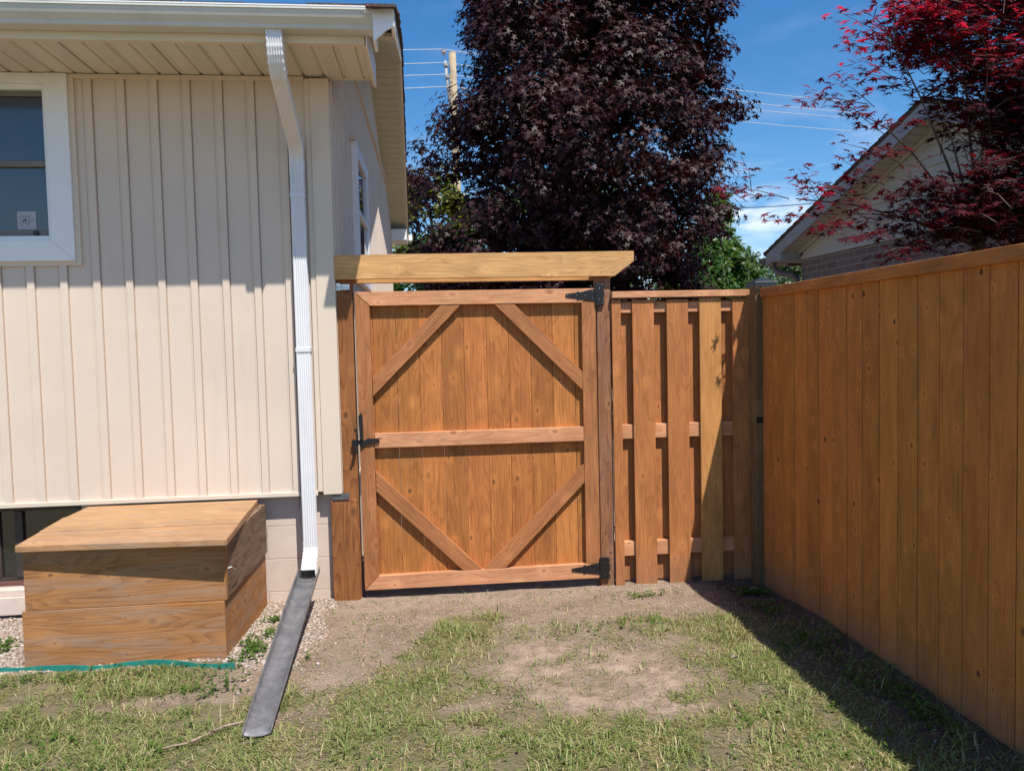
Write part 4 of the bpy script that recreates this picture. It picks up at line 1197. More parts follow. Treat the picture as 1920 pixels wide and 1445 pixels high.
# hinges
def flat(name, poly, y0, y1, mat, parent, sc=()):
    mb = MB(); mb.altmat = M_SCREW; mb.prism(poly, y0, y1, 'y')
    if sc: mb.nails(sc, y0, 0.0022)
    return mb.build(name, mat, parent, bevel=0.0008)
for strap, pad, screws, pin in (
    ([(0.798, 1.769), (0.801, 1.778), (0.807, 1.781), (0.868, 1.788), (0.876, 1.797), (0.887, 1.789), (0.983, 1.811), (0.983, 1.733), (0.886, 1.746), (0.876, 1.740), (0.867, 1.751), (0.804, 1.759)],
     [(0.989, 1.839), (1.026, 1.839), (1.036, 1.841), (1.041, 1.826), (1.034, 1.807), (1.039, 1.79), (1.041, 1.775), (1.039, 1.76), (1.033, 1.747), (1.039, 1.725), (1.038, 1.709), (0.989, 1.707)],
     [(0.812, 1.770), (0.867, 1.771), (0.922, 1.773), (0.966, 1.797), (0.966, 1.749), (1.010, 1.812), (1.010, 1.743), (1.030, 1.832), (1.030, 1.720)], (1.706, 1.840)),
    ([(0.803, 0.070), (0.805, 0.077), (0.81, 0.080), (0.876, 0.088), (0.885, 0.099), (0.897, 0.092), (0.986, 0.110), (0.986, 0.034), (0.896, 0.046), (0.884, 0.039), (0.875, 0.05), (0.809, 0.061)],
     [(0.993, 0.133), (0.998, 0.137), (1.047, 0.135), (1.048, 0.123), (1.041, 0.112), (1.047, 0.09), (1.049, 0.073), (1.047, 0.055), (1.040, 0.041), (1.048, 0.022), (1.046, 0.004), (0.993, 0.004)],
     [(0.815, 0.070), (0.870, 0.071), (0.925, 0.072), (0.970, 0.096), (0.970, 0.048), (1.018, 0.108), (1.018, 0.036), (1.038, 0.128), (1.038, 0.014)], (0.004, 0.137))):
    h = thing('hinge', None, None); h.parent = gate; h.matrix_parent_inverse = Matrix.Translation(-gate.location)
    flat('strap', strap, YF - .0055, YF - .0012, M_BLACK, h, screws[:5])
    flat('pad', pad, YF - .0055, 4.6145, M_BLACK, h, screws[5:])
    mb = MB(); mb.tube([(0.987, YF - .005, pin[0]), (0.987, YF - .005, pin[1])], 0.007, 10); mb.build('pin', M_BLACK, h, smooth=False)
# latch
la = thing('latch', None, None); la.parent = gate; la.matrix_parent_inverse = Matrix.Translation(-gate.location)
flat('handle', [(-0.466, 0.93), (-0.470, 1.07), (-0.468, 1.078), (-0.461, 1.083), (-0.461, 1.09), (-0.456, 1.093), (-0.452, 1.09), (-0.452, 1.083), (-0.446, 1.077), (-0.445, 0.93)], 4.570, 4.586, M_BLACK, la)
flat('handle_post', [(-0.463, 0.94), (-0.463, 1.06), (-0.449, 1.06), (-0.449, 0.94)], 4.5862, 4.5985, M_BLACK, la)
flat('bar', [(-0.515, 0.926), (-0.435, 0.926), (-0.424, 0.936), (-0.353, 0.934), (-0.351, 0.908), (-0.403, 0.905), (-0.413, 0.897), (-0.425, 0.904), (-0.440, 0.895), (-0.454, 0.877), (-0.462, 0.884), (-0.467, 0.901), (-0.516, 0.890)], 4.588, 4.5985, M_BLACK, la)
mb = MB(); mb.box(-0.512, -0.498, 4.565, 4.6145, 0.842, 0.85); mb.prism([(-0.50, 0.995), (-0.492, 0.998), (-0.476, 0.985), (-0.474, 0.94), (-0.482, 0.935), (-0.485, 0.975), (-0.497, 0.985)], 4.572, 4.582, 'y')
mb.prism([(-0.496, 0.93), (-0.484, 0.93), (-0.487, 0.86), (-0.500, 0.838)], 4.572, 4.6144, 'y')
mb.build('catch', M_BLACK, lp, bevel=0.001)

# ------------------------------------------------------------------ back fence (board on board)
bf = thing('fence', 'sunlit board on board fence panel between gate post and corner', 'fence', (1.55, 4.64, 0))
mb = MB(); mb.box(1.084, 1.994, 4.575, 4.665, 1.749, 1.789, (1, 0, 0)); mb.build('cap_rail', W_RAIL, bf, bevel=0.003)
for z0, z1 in ((1.658, 1.722), (0.876, 0.964), (0.137, 0.228)):
    mb = MB(); mb.box(1.084, 2.0, 4.612, 4.650, z0, z1, (1, 0, 0)); mb.build('rail', W_RAIL, bf, bevel=0.003)
for a, b, mt, zb in ((1.085, 1.141, W_FENCE, -.06), (1.214, 1.350, W_FENCE, -.055), (1.432, 1.568, W_FENCE, -.052), (1.642, 1.780, W_YEL, -.045), (1.855, 1.990, W_FENCE, -.045)):
    mb = MB(); mb.box(a, b, 4.594, 4.6105, zb, 1.738 + random.uniform(-.003, .003))
    mb.nails([(q, z) for q in ((a + .02, b - .02) if b - a > .1 else (a + .02,)) for z in (1.71, 1.675, 0.94, 0.90, 0.20, 0.16)], 4.594, 0.0018); o = mb.build('board', mt, bf, bevel=0.0025)
for a in (1.128, 1.325, 1.530, 1.742):
    mb = MB(); mb.box(a + .02, a + 0.135, 4.6515, 4.667, -0.03, 1.735); mb.build('rear_board', W_FENCE, bf, bevel=0.002)
cp = thing('fence_post', 'grey green corner post with black bracket between the two fences', 'post', (1.99, 4.51, 0))
mb = MB(); mb.box(1.948, 2.038, 4.465, 4.555, -0.1, 1.80); mb.build('post', W_CORNER, cp, bevel=0.003)
mb = MB(); mb.box(1.948, 2.0, 4.460, 4.4645, 0.965, 0.998); mb.build('bracket', M_BLACK, cp)
cq = thing('fence_post', 'thick wooden post behind the fence corner under black pyramid cap', 'post', (2.12, 4.78, 0))
mb = MB(); mb.box(2.058, 2.182, 4.71, 4.83, -0.1, 1.835); mb.build('post', W_RAIL, cq, bevel=0.003)
mb = MB()
for (z, r) in (): pass
vs = [(2.12 + sx_ * r, 4.77 + sy_ * r, z) for z, r in ((1.812, .074), (1.843, .074), (1.849, .069), (1.878, .010)) for sx_, sy_ in ((-1, -1), (1, -1), (1, 1), (-1, 1))]
fs = [(0, 3, 2, 1), (12, 13, 14, 15)] + [(i * 4 + k, i * 4 + (k + 1) % 4, i * 4 + 4 + (k + 1) % 4, i * 4 + 4 + k) for i in range(3) for k in range(4)]
mb.add(vs, fs).build('cap', M_CAPPL, cq, bevel=0.002)

# ------------------------------------------------------------------ side fence
sf = thing('fence', 'tall shaded solid plank fence along the right side of the yard', 'fence', (2.02, 3, 0))
mb = MB(); y = 4.462; XF = 1.99; ks = []
while y > -0.6:
    wd = 0.1365
    if 0.02 < 0: pass
    y2 = y - wd
    g_ = random.choice((0.0020, 0.0028, 0.0040, 0.0055))
    xo = random.uniform(-.0015, .0015)
    zt = 1.785 - 0.009 * (4.5 - y)
    mb.box(XF + xo, XF + 0.018 + xo, y2 + g_, y - 0.0008, G(1.99, y) - 0.02 if y > 2 else -0.02, zt - 0.045)
    ks.append((y2 + .02, zt)); ks.append((y - .02, zt))
    y = y2
mb.nails([(y_, z) for (y_, zt) in ks for z in (zt - .075, zt - .115, 0.95, 0.99, 0.22, 0.26)], XF - 0.0008, 0.0022, 'x')
mb.build('board_panel', W_SIDE, sf, bevel=0.0018)
mb = MB()
def tl(v): return Vector((v.x, v.y, v.z - 0.009 * (4.5 - v.y)))
mb.box(XF - 0.022, XF + 0.075, -0.6, 4.450, 1.730, 1.785, (0, 1, 0), tilt=tl)
mb.build('cap_rail', W_SIDE, sf, bevel=0.003)
mb = MB()
mb.box(XF + 0.0585, XF + 0.075, -0.6, 4.44, -0.03, 1.735)  # unseen backing sheet added to block light through the board gaps
for z in (0.2, 0.92, 1.62): mb.box(XF + 0.020, XF + 0.058, -0.6, 4.44, z, z + 0.088, (0, 1, 0))
mb.build('rails_and_light_block', W_SIDE, sf)
# ------------------------------------------------------------------ neighbour house
nh = thing('neighbour_house', 'dark brick house with grey gable roof beyond the side fence', 'house', (4.4, 8, 0))
ND = Vector((-0.0615, 0.9981, 0)); NN = Vector((-0.9981, -0.0615, 0))    # along the gable wall (away) / outwards
NO = Vector((4.55, 9.05, 0.115))                                            # far corner of the gable wall
def NP(s, o, z): return NO - ND * s + NN * o + Vector((0, 0, z))       # s: metres back towards us from the far corner, o: metres outwards
nslope = 0.350; s_peak = 2.48; NEZ = 2.473
def nrz(s): return NEZ + (min(s, 2 * s_peak - s) + 0.40) * nslope
def quad(mb, pts, g=(0, 0, 1)):
    mb.add(pts, [tuple(range(len(pts)))], g)
mb = MB()
ss = [0, s_peak * 2]
b0 = [NP(0, 0, -.2), NP(ss[1], 0, -.2), NP(ss[1], 0, 2.36), NP(0, 0, 2.36)]
mb.v += b0; mb.f.append([0, 1, 2, 3]); mb.uv.append([(0, -.2), (ss[1], -.2), (ss[1], 2.36), (0, 2.36)])
b1 = [NP(0, 0, -.2), NP(0, 0, 2.36), NP(0, -8, 2.36), NP(0, -8, -.2)]
mb.v += b1; mb.f.append([4, 5, 6, 7]); mb.uv.append([(0, -.2), (0, 2.36), (8, 2.36), (8, -.2)])
b2 = [NP(ss[1], 0, -.2), NP(ss[1], -8, -.2), NP(ss[1], -8, 2.36), NP(ss[1], 0, 2.36)]
mb.v += b2; mb.f.append([8, 9, 10, 11]); mb.uv.append([(0, -.2), (8, -.2), (8, 2.36), (0, 2.36)])
mb.build('brick_wall', M_BRICK, nh)
# siding of the gable triangle, lapped
mb = MB(); z = 2.36
first = True
while z < nrz(s_peak) - 0.1:
    h_ = 0.20
    def sat(zz): return max(0.0, (zz - NEZ + 0.10) / nslope - 0.40)
    s0 = sat(z); s0b = sat(z + h_)
    if z < 2.5: s0 = 0
    if s0b < s_peak:
        mb.add([NP(s0, 0.022, z), NP(2 * s_peak - s0, 0.022, z), NP(2 * s_peak - s0b, 0.006, z + h_), NP(s0b, 0.006, z + h_)], [(0, 1, 2, 3)])
        mb.add([NP(s0, 0.0, z), NP(2 * s_peak - s0, 0.0, z), NP(2 * s_peak - s0, 0.022, z), NP(s0, 0.022, z)], [(0, 1, 2, 3)])
    z += h_
mb.build('gable_siding', M_NCREAM, nh)
def beam3(mb, a, b, w1, w2, up=None):
    """box from a to b, half extents given as vectors w1,w2"""
    a, b, w1, w2 = map(Vector, (a, b, w1, w2))
    vs = [a - w1 - w2, a + w1 - w2, a + w1 + w2, a - w1 + w2, b - w1 - w2, b + w1 - w2, b + w1 + w2, b - w1 + w2]
    mb.add(vs, [(0, 3, 2, 1), (4, 5, 6, 7), (0, 1, 5, 4), (1, 2, 6, 5), (2, 3, 7, 6), (3, 0, 4, 7)], (b - a).normalized())
mb = MB(); ov = 0.26
for sa, sb in ((-0.40, s_peak), (2 * s_peak + .40, s_peak)):
    a = NP(sa, ov, nrz(sa) - 0.085); b = NP(sb, ov, nrz(sb) - 0.085)
    beam3(mb, a, b, NN * 0.011, Vector((0, 0, 0.075)))
mb.build('rake_fascia', M_NWHITE, nh, fix=True)
mb = MB(); n = 26
for (sa, sb) in ((-0.40, s_peak), (2 * s_peak + .40, s_peak)):
    for k in range(n):
        t0 = sa + (sb - sa) * k / n; t1 = sa + (sb - sa) * (k + .95) / n; t2 = sa + (sb - sa) * (k + 1) / n
        mb.add([NP(t0, 0.0, nrz(t0) - .15), NP(t0, ov - .012, nrz(t0) - .15), NP(t1, ov - .012, nrz(t1) - .15), NP(t1, 0, nrz(t1) - .15)], [(0, 1, 2, 3)])
        mb.add([NP(t1, 0.0, nrz(t1) - .14), NP(t1, ov - .012, nrz(t1) - .14), NP(t2, ov - .012, nrz(t2) - .14), NP(t2, 0, nrz(t2) - .14)], [(0, 1, 2, 3)])
mb.build('rake_soffit', M_NCREAM, nh)
mb = MB()
for (sa, sb) in ((-0.05, s_peak), (2 * s_peak + .05, s_peak)):
    beam3(mb, NP(sa, 0.032, nrz(sa) - .168), NP(sb, 0.032, nrz(sb) - .168), NN * 0.010, Vector((0, 0, 0.015)))
mb.build('frieze_trim', M_NCREAM, nh, fix=True)
mb = MB()
for (sa, sb) in ((-0.43, s_peak), (2 * s_peak + .43, s_peak)):
    q = [NP(sa, ov + .02, nrz(sa)), NP(sb, ov + .02, nrz(sb)), NP(sb, -8.4, nrz(sb)), NP(sa, -8.4, nrz(sa))]
    q2 = [p + Vector((0, 0, 0.022)) for p in q]; q3 = [p - Vector((0, 0, 0.01)) for p in q]
    mb.add(q2 + q3, [(0, 1, 2, 3), (7, 6, 5, 4), (0, 4, 5, 1), (1, 5, 6, 2), (2, 6, 7, 3), (3, 7, 4, 0)])
    nst = int((s_peak + .4) / 0.14)
    for k in range(nst):     # shingle courses seen end-on along the rake
        t0 = sa + (sb - sa) * k / nst; t1 = sa + (sb - sa) * (k + 1.1) / nst
        zz = 0.022
        mb.add([NP(t0, ov + .03, nrz(t0) + zz - .006), NP(t1, ov + .03, nrz(t1) + zz - .006), NP(t1, ov + .03, nrz(t1) + zz + .002), NP(t0, ov + .03, nrz(t0) + zz + .014),
                NP(t0, ov - .3, nrz(t0) + zz - .006), NP(t1, ov - .3, nrz(t1) + zz - .006), NP(t1, ov - .3, nrz(t1) + zz + .002), NP(t0, ov - .3, nrz(t0) + zz + .014)],
               [(0, 1, 2, 3), (4, 7, 6, 5), (3, 2, 6, 7), (0, 3, 7, 4), (0, 4, 5, 1)])
mb.build('roof', M_SHINGLE, nh, fix=True)
# far eave: boxed return, fascia, gutter, downspout
mb = MB()
beam3(mb, NP(-0.39, ov - .012, 2.44), NP(-0.39, -8.3, 2.44), ND * 0.008, Vector((0, 0, .07)))
beam3(mb, NP(-0.205, 0.18 - .006, 2.365), NP(-0.195, -8.3, 2.365), ND * 0.178, Vector((0, 0, .006)))
mb.add([NP(-0.38, ov + .013, 2.36), NP(-0.02, ov + .013, 2.36), NP(-0.02, ov + .013, nrz(-0.02) - .15), NP(-0.38, ov + .013, nrz(-.38) - .10)], [(0, 1, 2, 3)])
mb.add([NP(-0.02, ov + .013, 2.36), NP(-0.02, 0.0, 2.36), NP(-0.02, 0.0, nrz(-0.02) - .15), NP(-0.02, ov + .013, nrz(-0.02) - .15)], [(0, 1, 2, 3)])
beam3(mb, NP(-0.2, ov / 2, 2.355), NP(-0.2, ov / 2, 2.362), ND * 0.19, NN * (ov / 2))
mb.build('eave_box', M_NWHITE, nh, fix=True)
mb = MB()
gpn = [(0.0, 0.0), (-0.085, 0.0), (-0.11, 0.035), (-0.15, 0.06), (-0.15, 0.095), (0.0, 0.095)]
pa = [NP(-0.41 + dx, ov + .02, 2.335 + dz) for dx, dz in gpn]; pb = [NP(-0.41 + dx, -8.3, 2.335 + dz) for dx, dz in gpn]; n = 6
mb.add(pa + pb, [tuple(range(n)), tuple(range(2 * n - 1, n - 1, -1))] + [(i, (i + 1) % n, n + (i + 1) % n, n + i) for i in range(n)])
mb.build('gutter', M_NSPOUT, nh, fix=True)
mb = MB()
cs_ = [NP(-0.30, 0.20, 2.36), NP(-0.30, 0.20, 2.29), NP(-0.27, 0.19, 2.24), NP(-0.18, 0.16, 2.205), NP(-0.06, 0.10, 2.175), NP(-0.01, 0.06, 2.12), NP(0.0, 0.05, 2.0), NP(0.0, 0.05, 0.1)]
mb.tube(cs_, 0.036, 10); mb.build('downspout', M_NSPOUT, nh, smooth=True)
# window in the brick wall
nw = thing('window', None, None); nw.parent = nh; nw.matrix_parent_inverse = Matrix.Translation(-nh.location)
mb = MB()
sa, sb, za, zb = 1.95, 3.0, 1.05, 2.0
for a, b, w2 in ((NP(sa, .02, za), NP(sa, .02, zb), ND * .03), (NP(sb, .02, za), NP(sb, .02, zb), ND * .03), (NP((sa + sb) / 2, .02, za), NP((sa + sb) / 2, .02, zb), ND * .02)):
    beam3(mb, a, b, NN * .02, w2)
for zz in (za, zb): beam3(mb, NP(sa, .02, zz), NP(sb, .02, zz), NN * .022, Vector((0, 0, .03)))
mb.build('frame', M_WHITE, nw, fix=True)
mb = MB(); mb.add([NP(sa, .012, za), NP(sb, .012, za), NP(sb, .012, zb), NP(sa, .012, zb)], [(0, 1, 2, 3)]); mb.build('pane', M_GLASS, nw)

# ------------------------------------------------------------------ foliage
def rot_frames(nrm, az):
    """arrays: unit normals (n,3), azimuth in-plane (n,) -> e1,e2"""
    ref = np.tile(np.array([[0.0, 0.0, 1.0]]), (len(nrm), 1))
    ref[np.abs(nrm[:, 2]) > 0.95] = (1, 0, 0)
    a = np.cross(nrm, ref); a /= np.linalg.norm(a, axis=1, keepdims=True)
    b = np.cross(nrm, a)
    c, s = np.cos(az)[:, None], np.sin(az)[:, None]
    return a * c + b * s, -a * s + b * c
def star_leaf(lobes, inner, lens, widths=None):
    """fan outline of a lobed leaf; tip along +x; returns (pts, tris)"""
    pts = [(0.0, 0.0, 0.0)]
    n = len(lobes)
    for i, (ang, ln) in enumerate(zip(lobes, lens)):
        a = rad(ang)
        if i == 0: pts.append((-0.04, -0.06, 0))
        pts.append((math.cos(a) * ln, math.sin(a) * ln, -0.16 * ln))
        if i < n - 1:
            m_ = rad((lobes[i] + lobes[i + 1]) / 2); pts.append((math.cos(m_) * inner, math.sin(m_) * inner, 0.02))
        else: pts.append((-0.04, 0.06, 0))
    k = len(pts)
    tris = [(0, i, i + 1) for i in range(1, k - 1)] + [(0, k - 1, 1)]
    return np.array(pts), np.array(tris)
MAPLE = star_leaf([-128, -62, 0, 62, 128], 0.36, [0.55, 0.85, 1.0, 0.85, 0.55])
# broaden the norway maple lobes with shoulder points
def broad():
    pts = [(0, 0, 0)]
    def pol(a, r, z=0): pts.append((math.cos(rad(a)) * r, math.sin(rad(a)) * r, z))
    for a, r, z in ((-172, .12, 0), (-130, .52, -.1), (-105, .42, 0), (-82, .62, -.05), (-58, .86, -.14), (-40, .55, -.02), (-30, .42, 0), (-20, .66, -.05), (0, 1.0, -.18), (20, .66, -.05), (30, .42, 0), (40, .55, -.02), (58, .86, -.14), (82, .62, -.05), (105, .42, 0), (130, .52, -.1), (172, .12, 0)):
        pol(a, r, z)
    k = len(pts)
    return np.array(pts, float), np.array([(0, i, i + 1) for i in range(1, k - 1)] + [(0, k - 1, 1)])
NORWAY = broad()
JMAPLE = star_leaf([-125, -85, -42, 0, 42, 85, 125], 0.33, [0.45, 0.78, 0.95, 1.0, 0.95, 0.78, 0.45])
SIMPLE = (np.array([(0, 0, 0), (0.35, -0.32, 0.03), (1, 0, -0.1), (0.35, 0.32, 0.03)], float), np.array([(0, 1, 2), (0, 2, 3)]))
def leaf_mesh(name, P, N, A, Sz, shape, mat, parent):
    pts, tris = shape
    e1, e2 = rot_frames(N, A)
    V = P[:, None, :] + Sz[:, None, None] * (pts[None, :, 0:1] * e1[:, None, :] + pts[None, :, 1:2] * e2[:, None, :] + pts[None, :, 2:3] * N[:, None, :])
    k = len(pts)
    F = tris[None] + (np.arange(len(P)) * k)[:, None, None]
    return fastmesh(name, V.reshape(-1, 3), F.reshape(-1, 3), mat, parent)
def unit(v): return v / np.linalg.norm(v, axis=1, keepdims=True)
def clump_leaves(centers, radii, per, flat_, upbias, out_center, size, jitter=0.35, own=0.0):
    Ps, Ns, Ss = [], [], []
    for c, r, n in zip(centers, radii, per):
        p = rng.normal(0, 1, (n, 3)); p = unit(p) * (rng.uniform(0, 1, (n, 1)) ** 0.45) * r
        p[:, 2] *= flat_
        out = (c - out_center); out[2] *= 0.3; out = out / (np.linalg.norm(out) + 1e-6)
        nn = unit(np.array([0, 0, upbias]) + out * 0.45 + own * unit(p) + rng.normal(0, .55 if not own else .38, (n, 3)))
        p[:, 2] -= 0.25 * (p[:, 0] ** 2 + p[:, 1] ** 2) / max(r, .1)
        Ps.append(c + p); Ns.append(nn); Ss.append(size * rng.uniform(1 - jitter, 1 + jitter, n))
    P = np.concatenate(Ps); N = np.concatenate(Ns)
    return P, N, rng.uniform(0, 6.283, len(P)), np.concatenate(Ss)
def limbs(tree, base, center_top, n, rfun, z0, z1, r0, mat=M_BARK):
    mb = MB()
    b = Vector(base); t = Vector(center_top)
    pts = [b + (t - b) * (i / 8) + Vector((0.06 * math.sin(i * 1.3), 0.05 * math.cos(i * 1.7), 0)) * (1 if i else 0) for i in range(9)]
    mb.tube(pts, [r0 * (1 - 0.09 * i) for i in range(9)], 10)
    mb.build('trunk', mat, tree, smooth=True)
    mb = MB()
    for k in range(n):
        s = 0.2 + 0.75 * k / n; p0 = b + (t - b) * s
        a = k * 2.4 + random.uniform(-.3, .3); z = p0.z + random.uniform(.5, 1.3)
        rr = rfun(z) * random.uniform(.6, .9)
        p3 = Vector((t.x + rr * math.cos(a), t.y + rr * math.sin(a), z))
        p1 = p0.lerp(p3, .35) + Vector((0, 0, .12)); p2 = p0.lerp(p3, .7) + Vector((0, 0, .12))
        rb = r0 * (0.45 - 0.28 * s)
        mb.tube([p0, p1, p2, p3], [rb, rb * .7, rb * .45, rb * .15], 6)
        for j in range(3):
            q0 = p0.lerp(p3, random.uniform(.4, .9)); q1 = q0 + Vector((random.uniform(-.5, .5), random.uniform(-.5, .5), random.uniform(-.1, .5)))
            mb.tube([q0, q1], [rb * .35, rb * .08], 5)
    mb.build('branches', mat, tree, smooth=True)

# dark crimson maple behind the gate
cm = thing('maple_tree', 'large dark purple maple tree behind the wooden gate', 'tree', (2.45, 13.5, 0))
CX, CY = 2.50, 13.6
def crim_r(z):
    k = [(1.0, 1.8), (1.8, 2.2), (2.5, 2.35), (3.4, 2.65), (4.4, 2.85), (5.4, 2.75), (6.4, 2.6), (7.4, 2.35), (8.6, 1.9), (9.8, 1.2), (10.6, .3)]
    for (a, ra), (b, rb) in zip(k[:-1], k[1:]):
        if a <= z <= b: return ra + (rb - ra) * (z - a) / (b - a)
    return 0.3
cen = []; rd = []; per = []
def crim_point(z, a, k):
    lump = 1 + 0.10 * math.sin(3 * a + z * 1.3) + 0.07 * math.sin(5 * a - z * 2.1 + 1)
    q_ = min(1, max(0, (z - 5.0) / 1.3)); rr = (crim_r(z) - .18 * q_) * lump * k
    return np.array([CX + .38 * q_ - .28 * min(1, max(0, (3.6 - z) / .8)) + rr * math.cos(a), CY + rr * math.sin(a), z])
for k_ in range(1500):      # inner mass of foliage
    cen.append(crim_point(random.uniform(1.2, 9.2), random.uniform(math.pi, 2 * math.pi) if k_ % 3 else random.uniform(0, math.pi), random.uniform(.02, .78) ** .6))
    rd.append(random.uniform(.25, .42)); per.append(random.randint(26, 36))
cen = [c if not (c[0] < 0.85 and c[2] > 5.5) and not (0.05 < c[0] < 0.65 and 3.5 < c[2] < 4.4) else c + np.array([1.6, 0, 0]) for c in cen]
P1, N1, A1, S1 = clump_leaves(cen, rd, per, 0.7, 0.6, np.array([CX, CY, 5.0]), 0.095)
cen = []; rd = []; per = []
for k_ in range(430):       # layered outer tufts at the branch ends
    cen.append(crim_point(random.uniform(1.5, 9.6), random.uniform(math.pi * .92, 2.08 * math.pi) if k_ % 5 else random.uniform(0, math.pi), random.uniform(.80, .98)))
    r_ = random.uniform(.30, .52); rd.append(r_); per.append(int(420 * r_ * r_ + 25))
cen = [c if not (c[0] < 0.85 and c[2] > 5.5) and not (0.05 < c[0] < 0.65 and 3.5 < c[2] < 4.4) else c + np.array([1.6, 0, 0]) for c in cen]
for (x, y, z, r, n) in [(-0.25, 12.8, 4.85, .32, 50), (0.05, 12.8, 4.75, .35, 60), (-0.30, 12.8, 4.35, .30, 50), (0.0, 12.6, 4.2, .4, 70), (-0.28, 12.8, 3.9, .28, 40), 
                        (-0.25, 12.9, 2.9, .35, 60), (0.1, 12.7, 2.7, .35, 60), (0.0, 12.6, 3.3, .30, 50), (5.05, 13.1, 5.7, .35, 50), (5.15, 13.1, 6.6, .3, 40), (5.0, 13.1, 7.3, .3, 40), (5.0, 13.0, 4.9, .35, 50), (4.75, 13, 4.3, .3, 40), (4.62, 13, 3.15, .30, 40)]:
    cen.append(np.array([x, y, z])); rd.append(r); per.append(n)
P_, N_, A_, S_ = clump_leaves(cen, rd, per, 0.62, 0.75, np.array([CX, CY, 5.0]), 0.076, own=0.7)
P_, N_, A_, S_ = (np.concatenate(q) for q in ((P1, P_), (N1, N_), (A1, A_), (S1, S_)))
leaf_mesh('crown', P_, N_, A_, S_, MAPLE, M_CRIMSON, cm)
limbs(cm, (CX, CY, -0.1), (CX, CY, 8.5), 26, crim_r, 1.5, 9, 0.20)

# japanese maple beyond the side fence
jm = thing('maple_tree', 'bright red japanese maple spreading over the side fence', 'tree', (3.95, 5.15, 0))
tw = MB(); JP, JN, JA, JS = [], [], [], []
def spray(p0, p1, n, size=0.048, spread=0.10, droop=0.04):
    p0, p1 = Vector(p0), Vector(p1)
    mid = p0.lerp(p1, .5) + Vector((0, 0, .02))
    tw.tube([p0, mid, p1], [0.0035, 0.0025, 0.0010], 4, cap=False)
    d_ = (p1 - p0).normalized(); side = d_.cross(Vector((0, 0, 1)))
    side = side.normalized() if side.length > .05 else Vector((1, 0, 0))
    for i in range(n):
        t = 0.18 + 0.85 * (i + random.random()) / n
        base = p0.lerp(p1, min(t, 1)) + (Vector((0, 0, .02)) if .2 < t < .8 else Vector())
        sgn = -1 if i % 2 else 1
        off = side * sgn * random.uniform(.01, spread) + d_ * random.uniform(0, .05) + Vector((0, 0, random.uniform(-droop, .02)))
        c = base + off
        nv = Vector((random.gauss(0, .42), random.gauss(-.28, .42), 1)).normalized()
        ld = (d_ * .8 + side * sgn * .6 + Vector((0, 0, -.35))).normalized()
        JP.append(c[:]); JN.append(nv[:]); JS.append(size * random.uniform(.7, 1.3))
        # in-plane azimuth so that the tip points along ld
        ref = Vector((0, 0, 1)) if abs(nv.z) <= 0.95 else Vector((1, 0, 0))
        a = nv.cross(ref).normalized(); b = nv.cross(a)
        JA.append(math.atan2(ld.dot(b), ld.dot(a)) + random.gauss(0, .35))
JB = Vector((3.95, 5.15, 0))
hub = [Vector((3.9, 5.1, 1.5)), Vector((3.8, 5.0, 2.1))]
# explicit reaching sprays on the left side
for a, b, n in [((2.40, 4.95, 2.42), (1.975, 4.98, 2.50), 26), ((2.14, 4.96, 2.48), (2.12, 4.95, 2.62), 9), ((2.75, 4.9, 2.30), (2.30, 4.8, 2.28), 22), ((2.62, 4.9, 2.34), (2.40, 4.8, 2.58), 20),
                ((2.95, 4.9, 2.40), (2.52, 4.8, 2.46), 26), ((3.0, 4.8, 2.85), (2.46, 4.75, 3.06), 26), ((3.0, 4.8, 2.80), (2.62, 4.7, 2.96), 26), ((2.95, 4.85, 3.0), (2.60, 4.75, 3.16), 22), ((3.1, 4.8, 2.62), (2.66, 4.75, 2.74), 14),
                ((3.1, 4.85, 3.4), (2.66, 4.8, 3.60), 30), ((3.1, 4.85, 3.35), (2.72, 4.8, 3.42), 28), ((3.1, 4.8, 3.1), (2.80, 4.75, 3.20), 24), ((3.0, 4.7, 2.14), (2.62, 4.6, 2.10), 20), ((3.1, 4.7, 2.05), (2.85, 4.6, 2.00), 20), ((2.9, 4.8, 2.5), (2.63, 4.7, 2.62), 12),
                ((2.3, 4.9, 2.28), (2.20, 4.7, 2.25), 6), ((2.75, 4.9, 2.2), (2.5, 4.7, 2.18), 22),
    ((2.40, 4.25, 2.30), (2.02, 4.08, 2.36), 16), ((2.38, 4.3, 2.36), (2.10, 4.10, 2.22), 10), ((2.05, 4.98, 2.47), (1.90, 4.98, 2.47), 10), ((2.2, 4.98, 2.44), (2.0, 4.99, 2.46), 14),
    ((3.0, 4.9, 2.3), (2.6, 4.7, 2.34), 26), ((3.0, 4.8, 2.22), (2.55, 4.7, 2.22), 26), ((3.1, 4.8, 2.16), (2.7, 4.65, 2.14), 26), ((3.05, 4.9, 2.5), (2.7, 4.7, 2.52), 24), ((3.2, 4.8, 2.4), (2.85, 4.6, 2.38), 26), ((3.2, 4.8, 2.0), (2.9, 4.6, 1.98), 22),
    ((3.2, 4.8, 2.7), (2.8, 4.7, 2.66), 24), ((3.3, 4.8, 2.86), (2.9, 4.7, 2.84), 24), ((3.1, 4.9, 3.22), (2.75, 4.75, 3.28), 24), ((2.9, 4.85, 3.02), (2.38, 4.75, 3.02), 26)]:
    spray(a, b, n)
limbpts = []
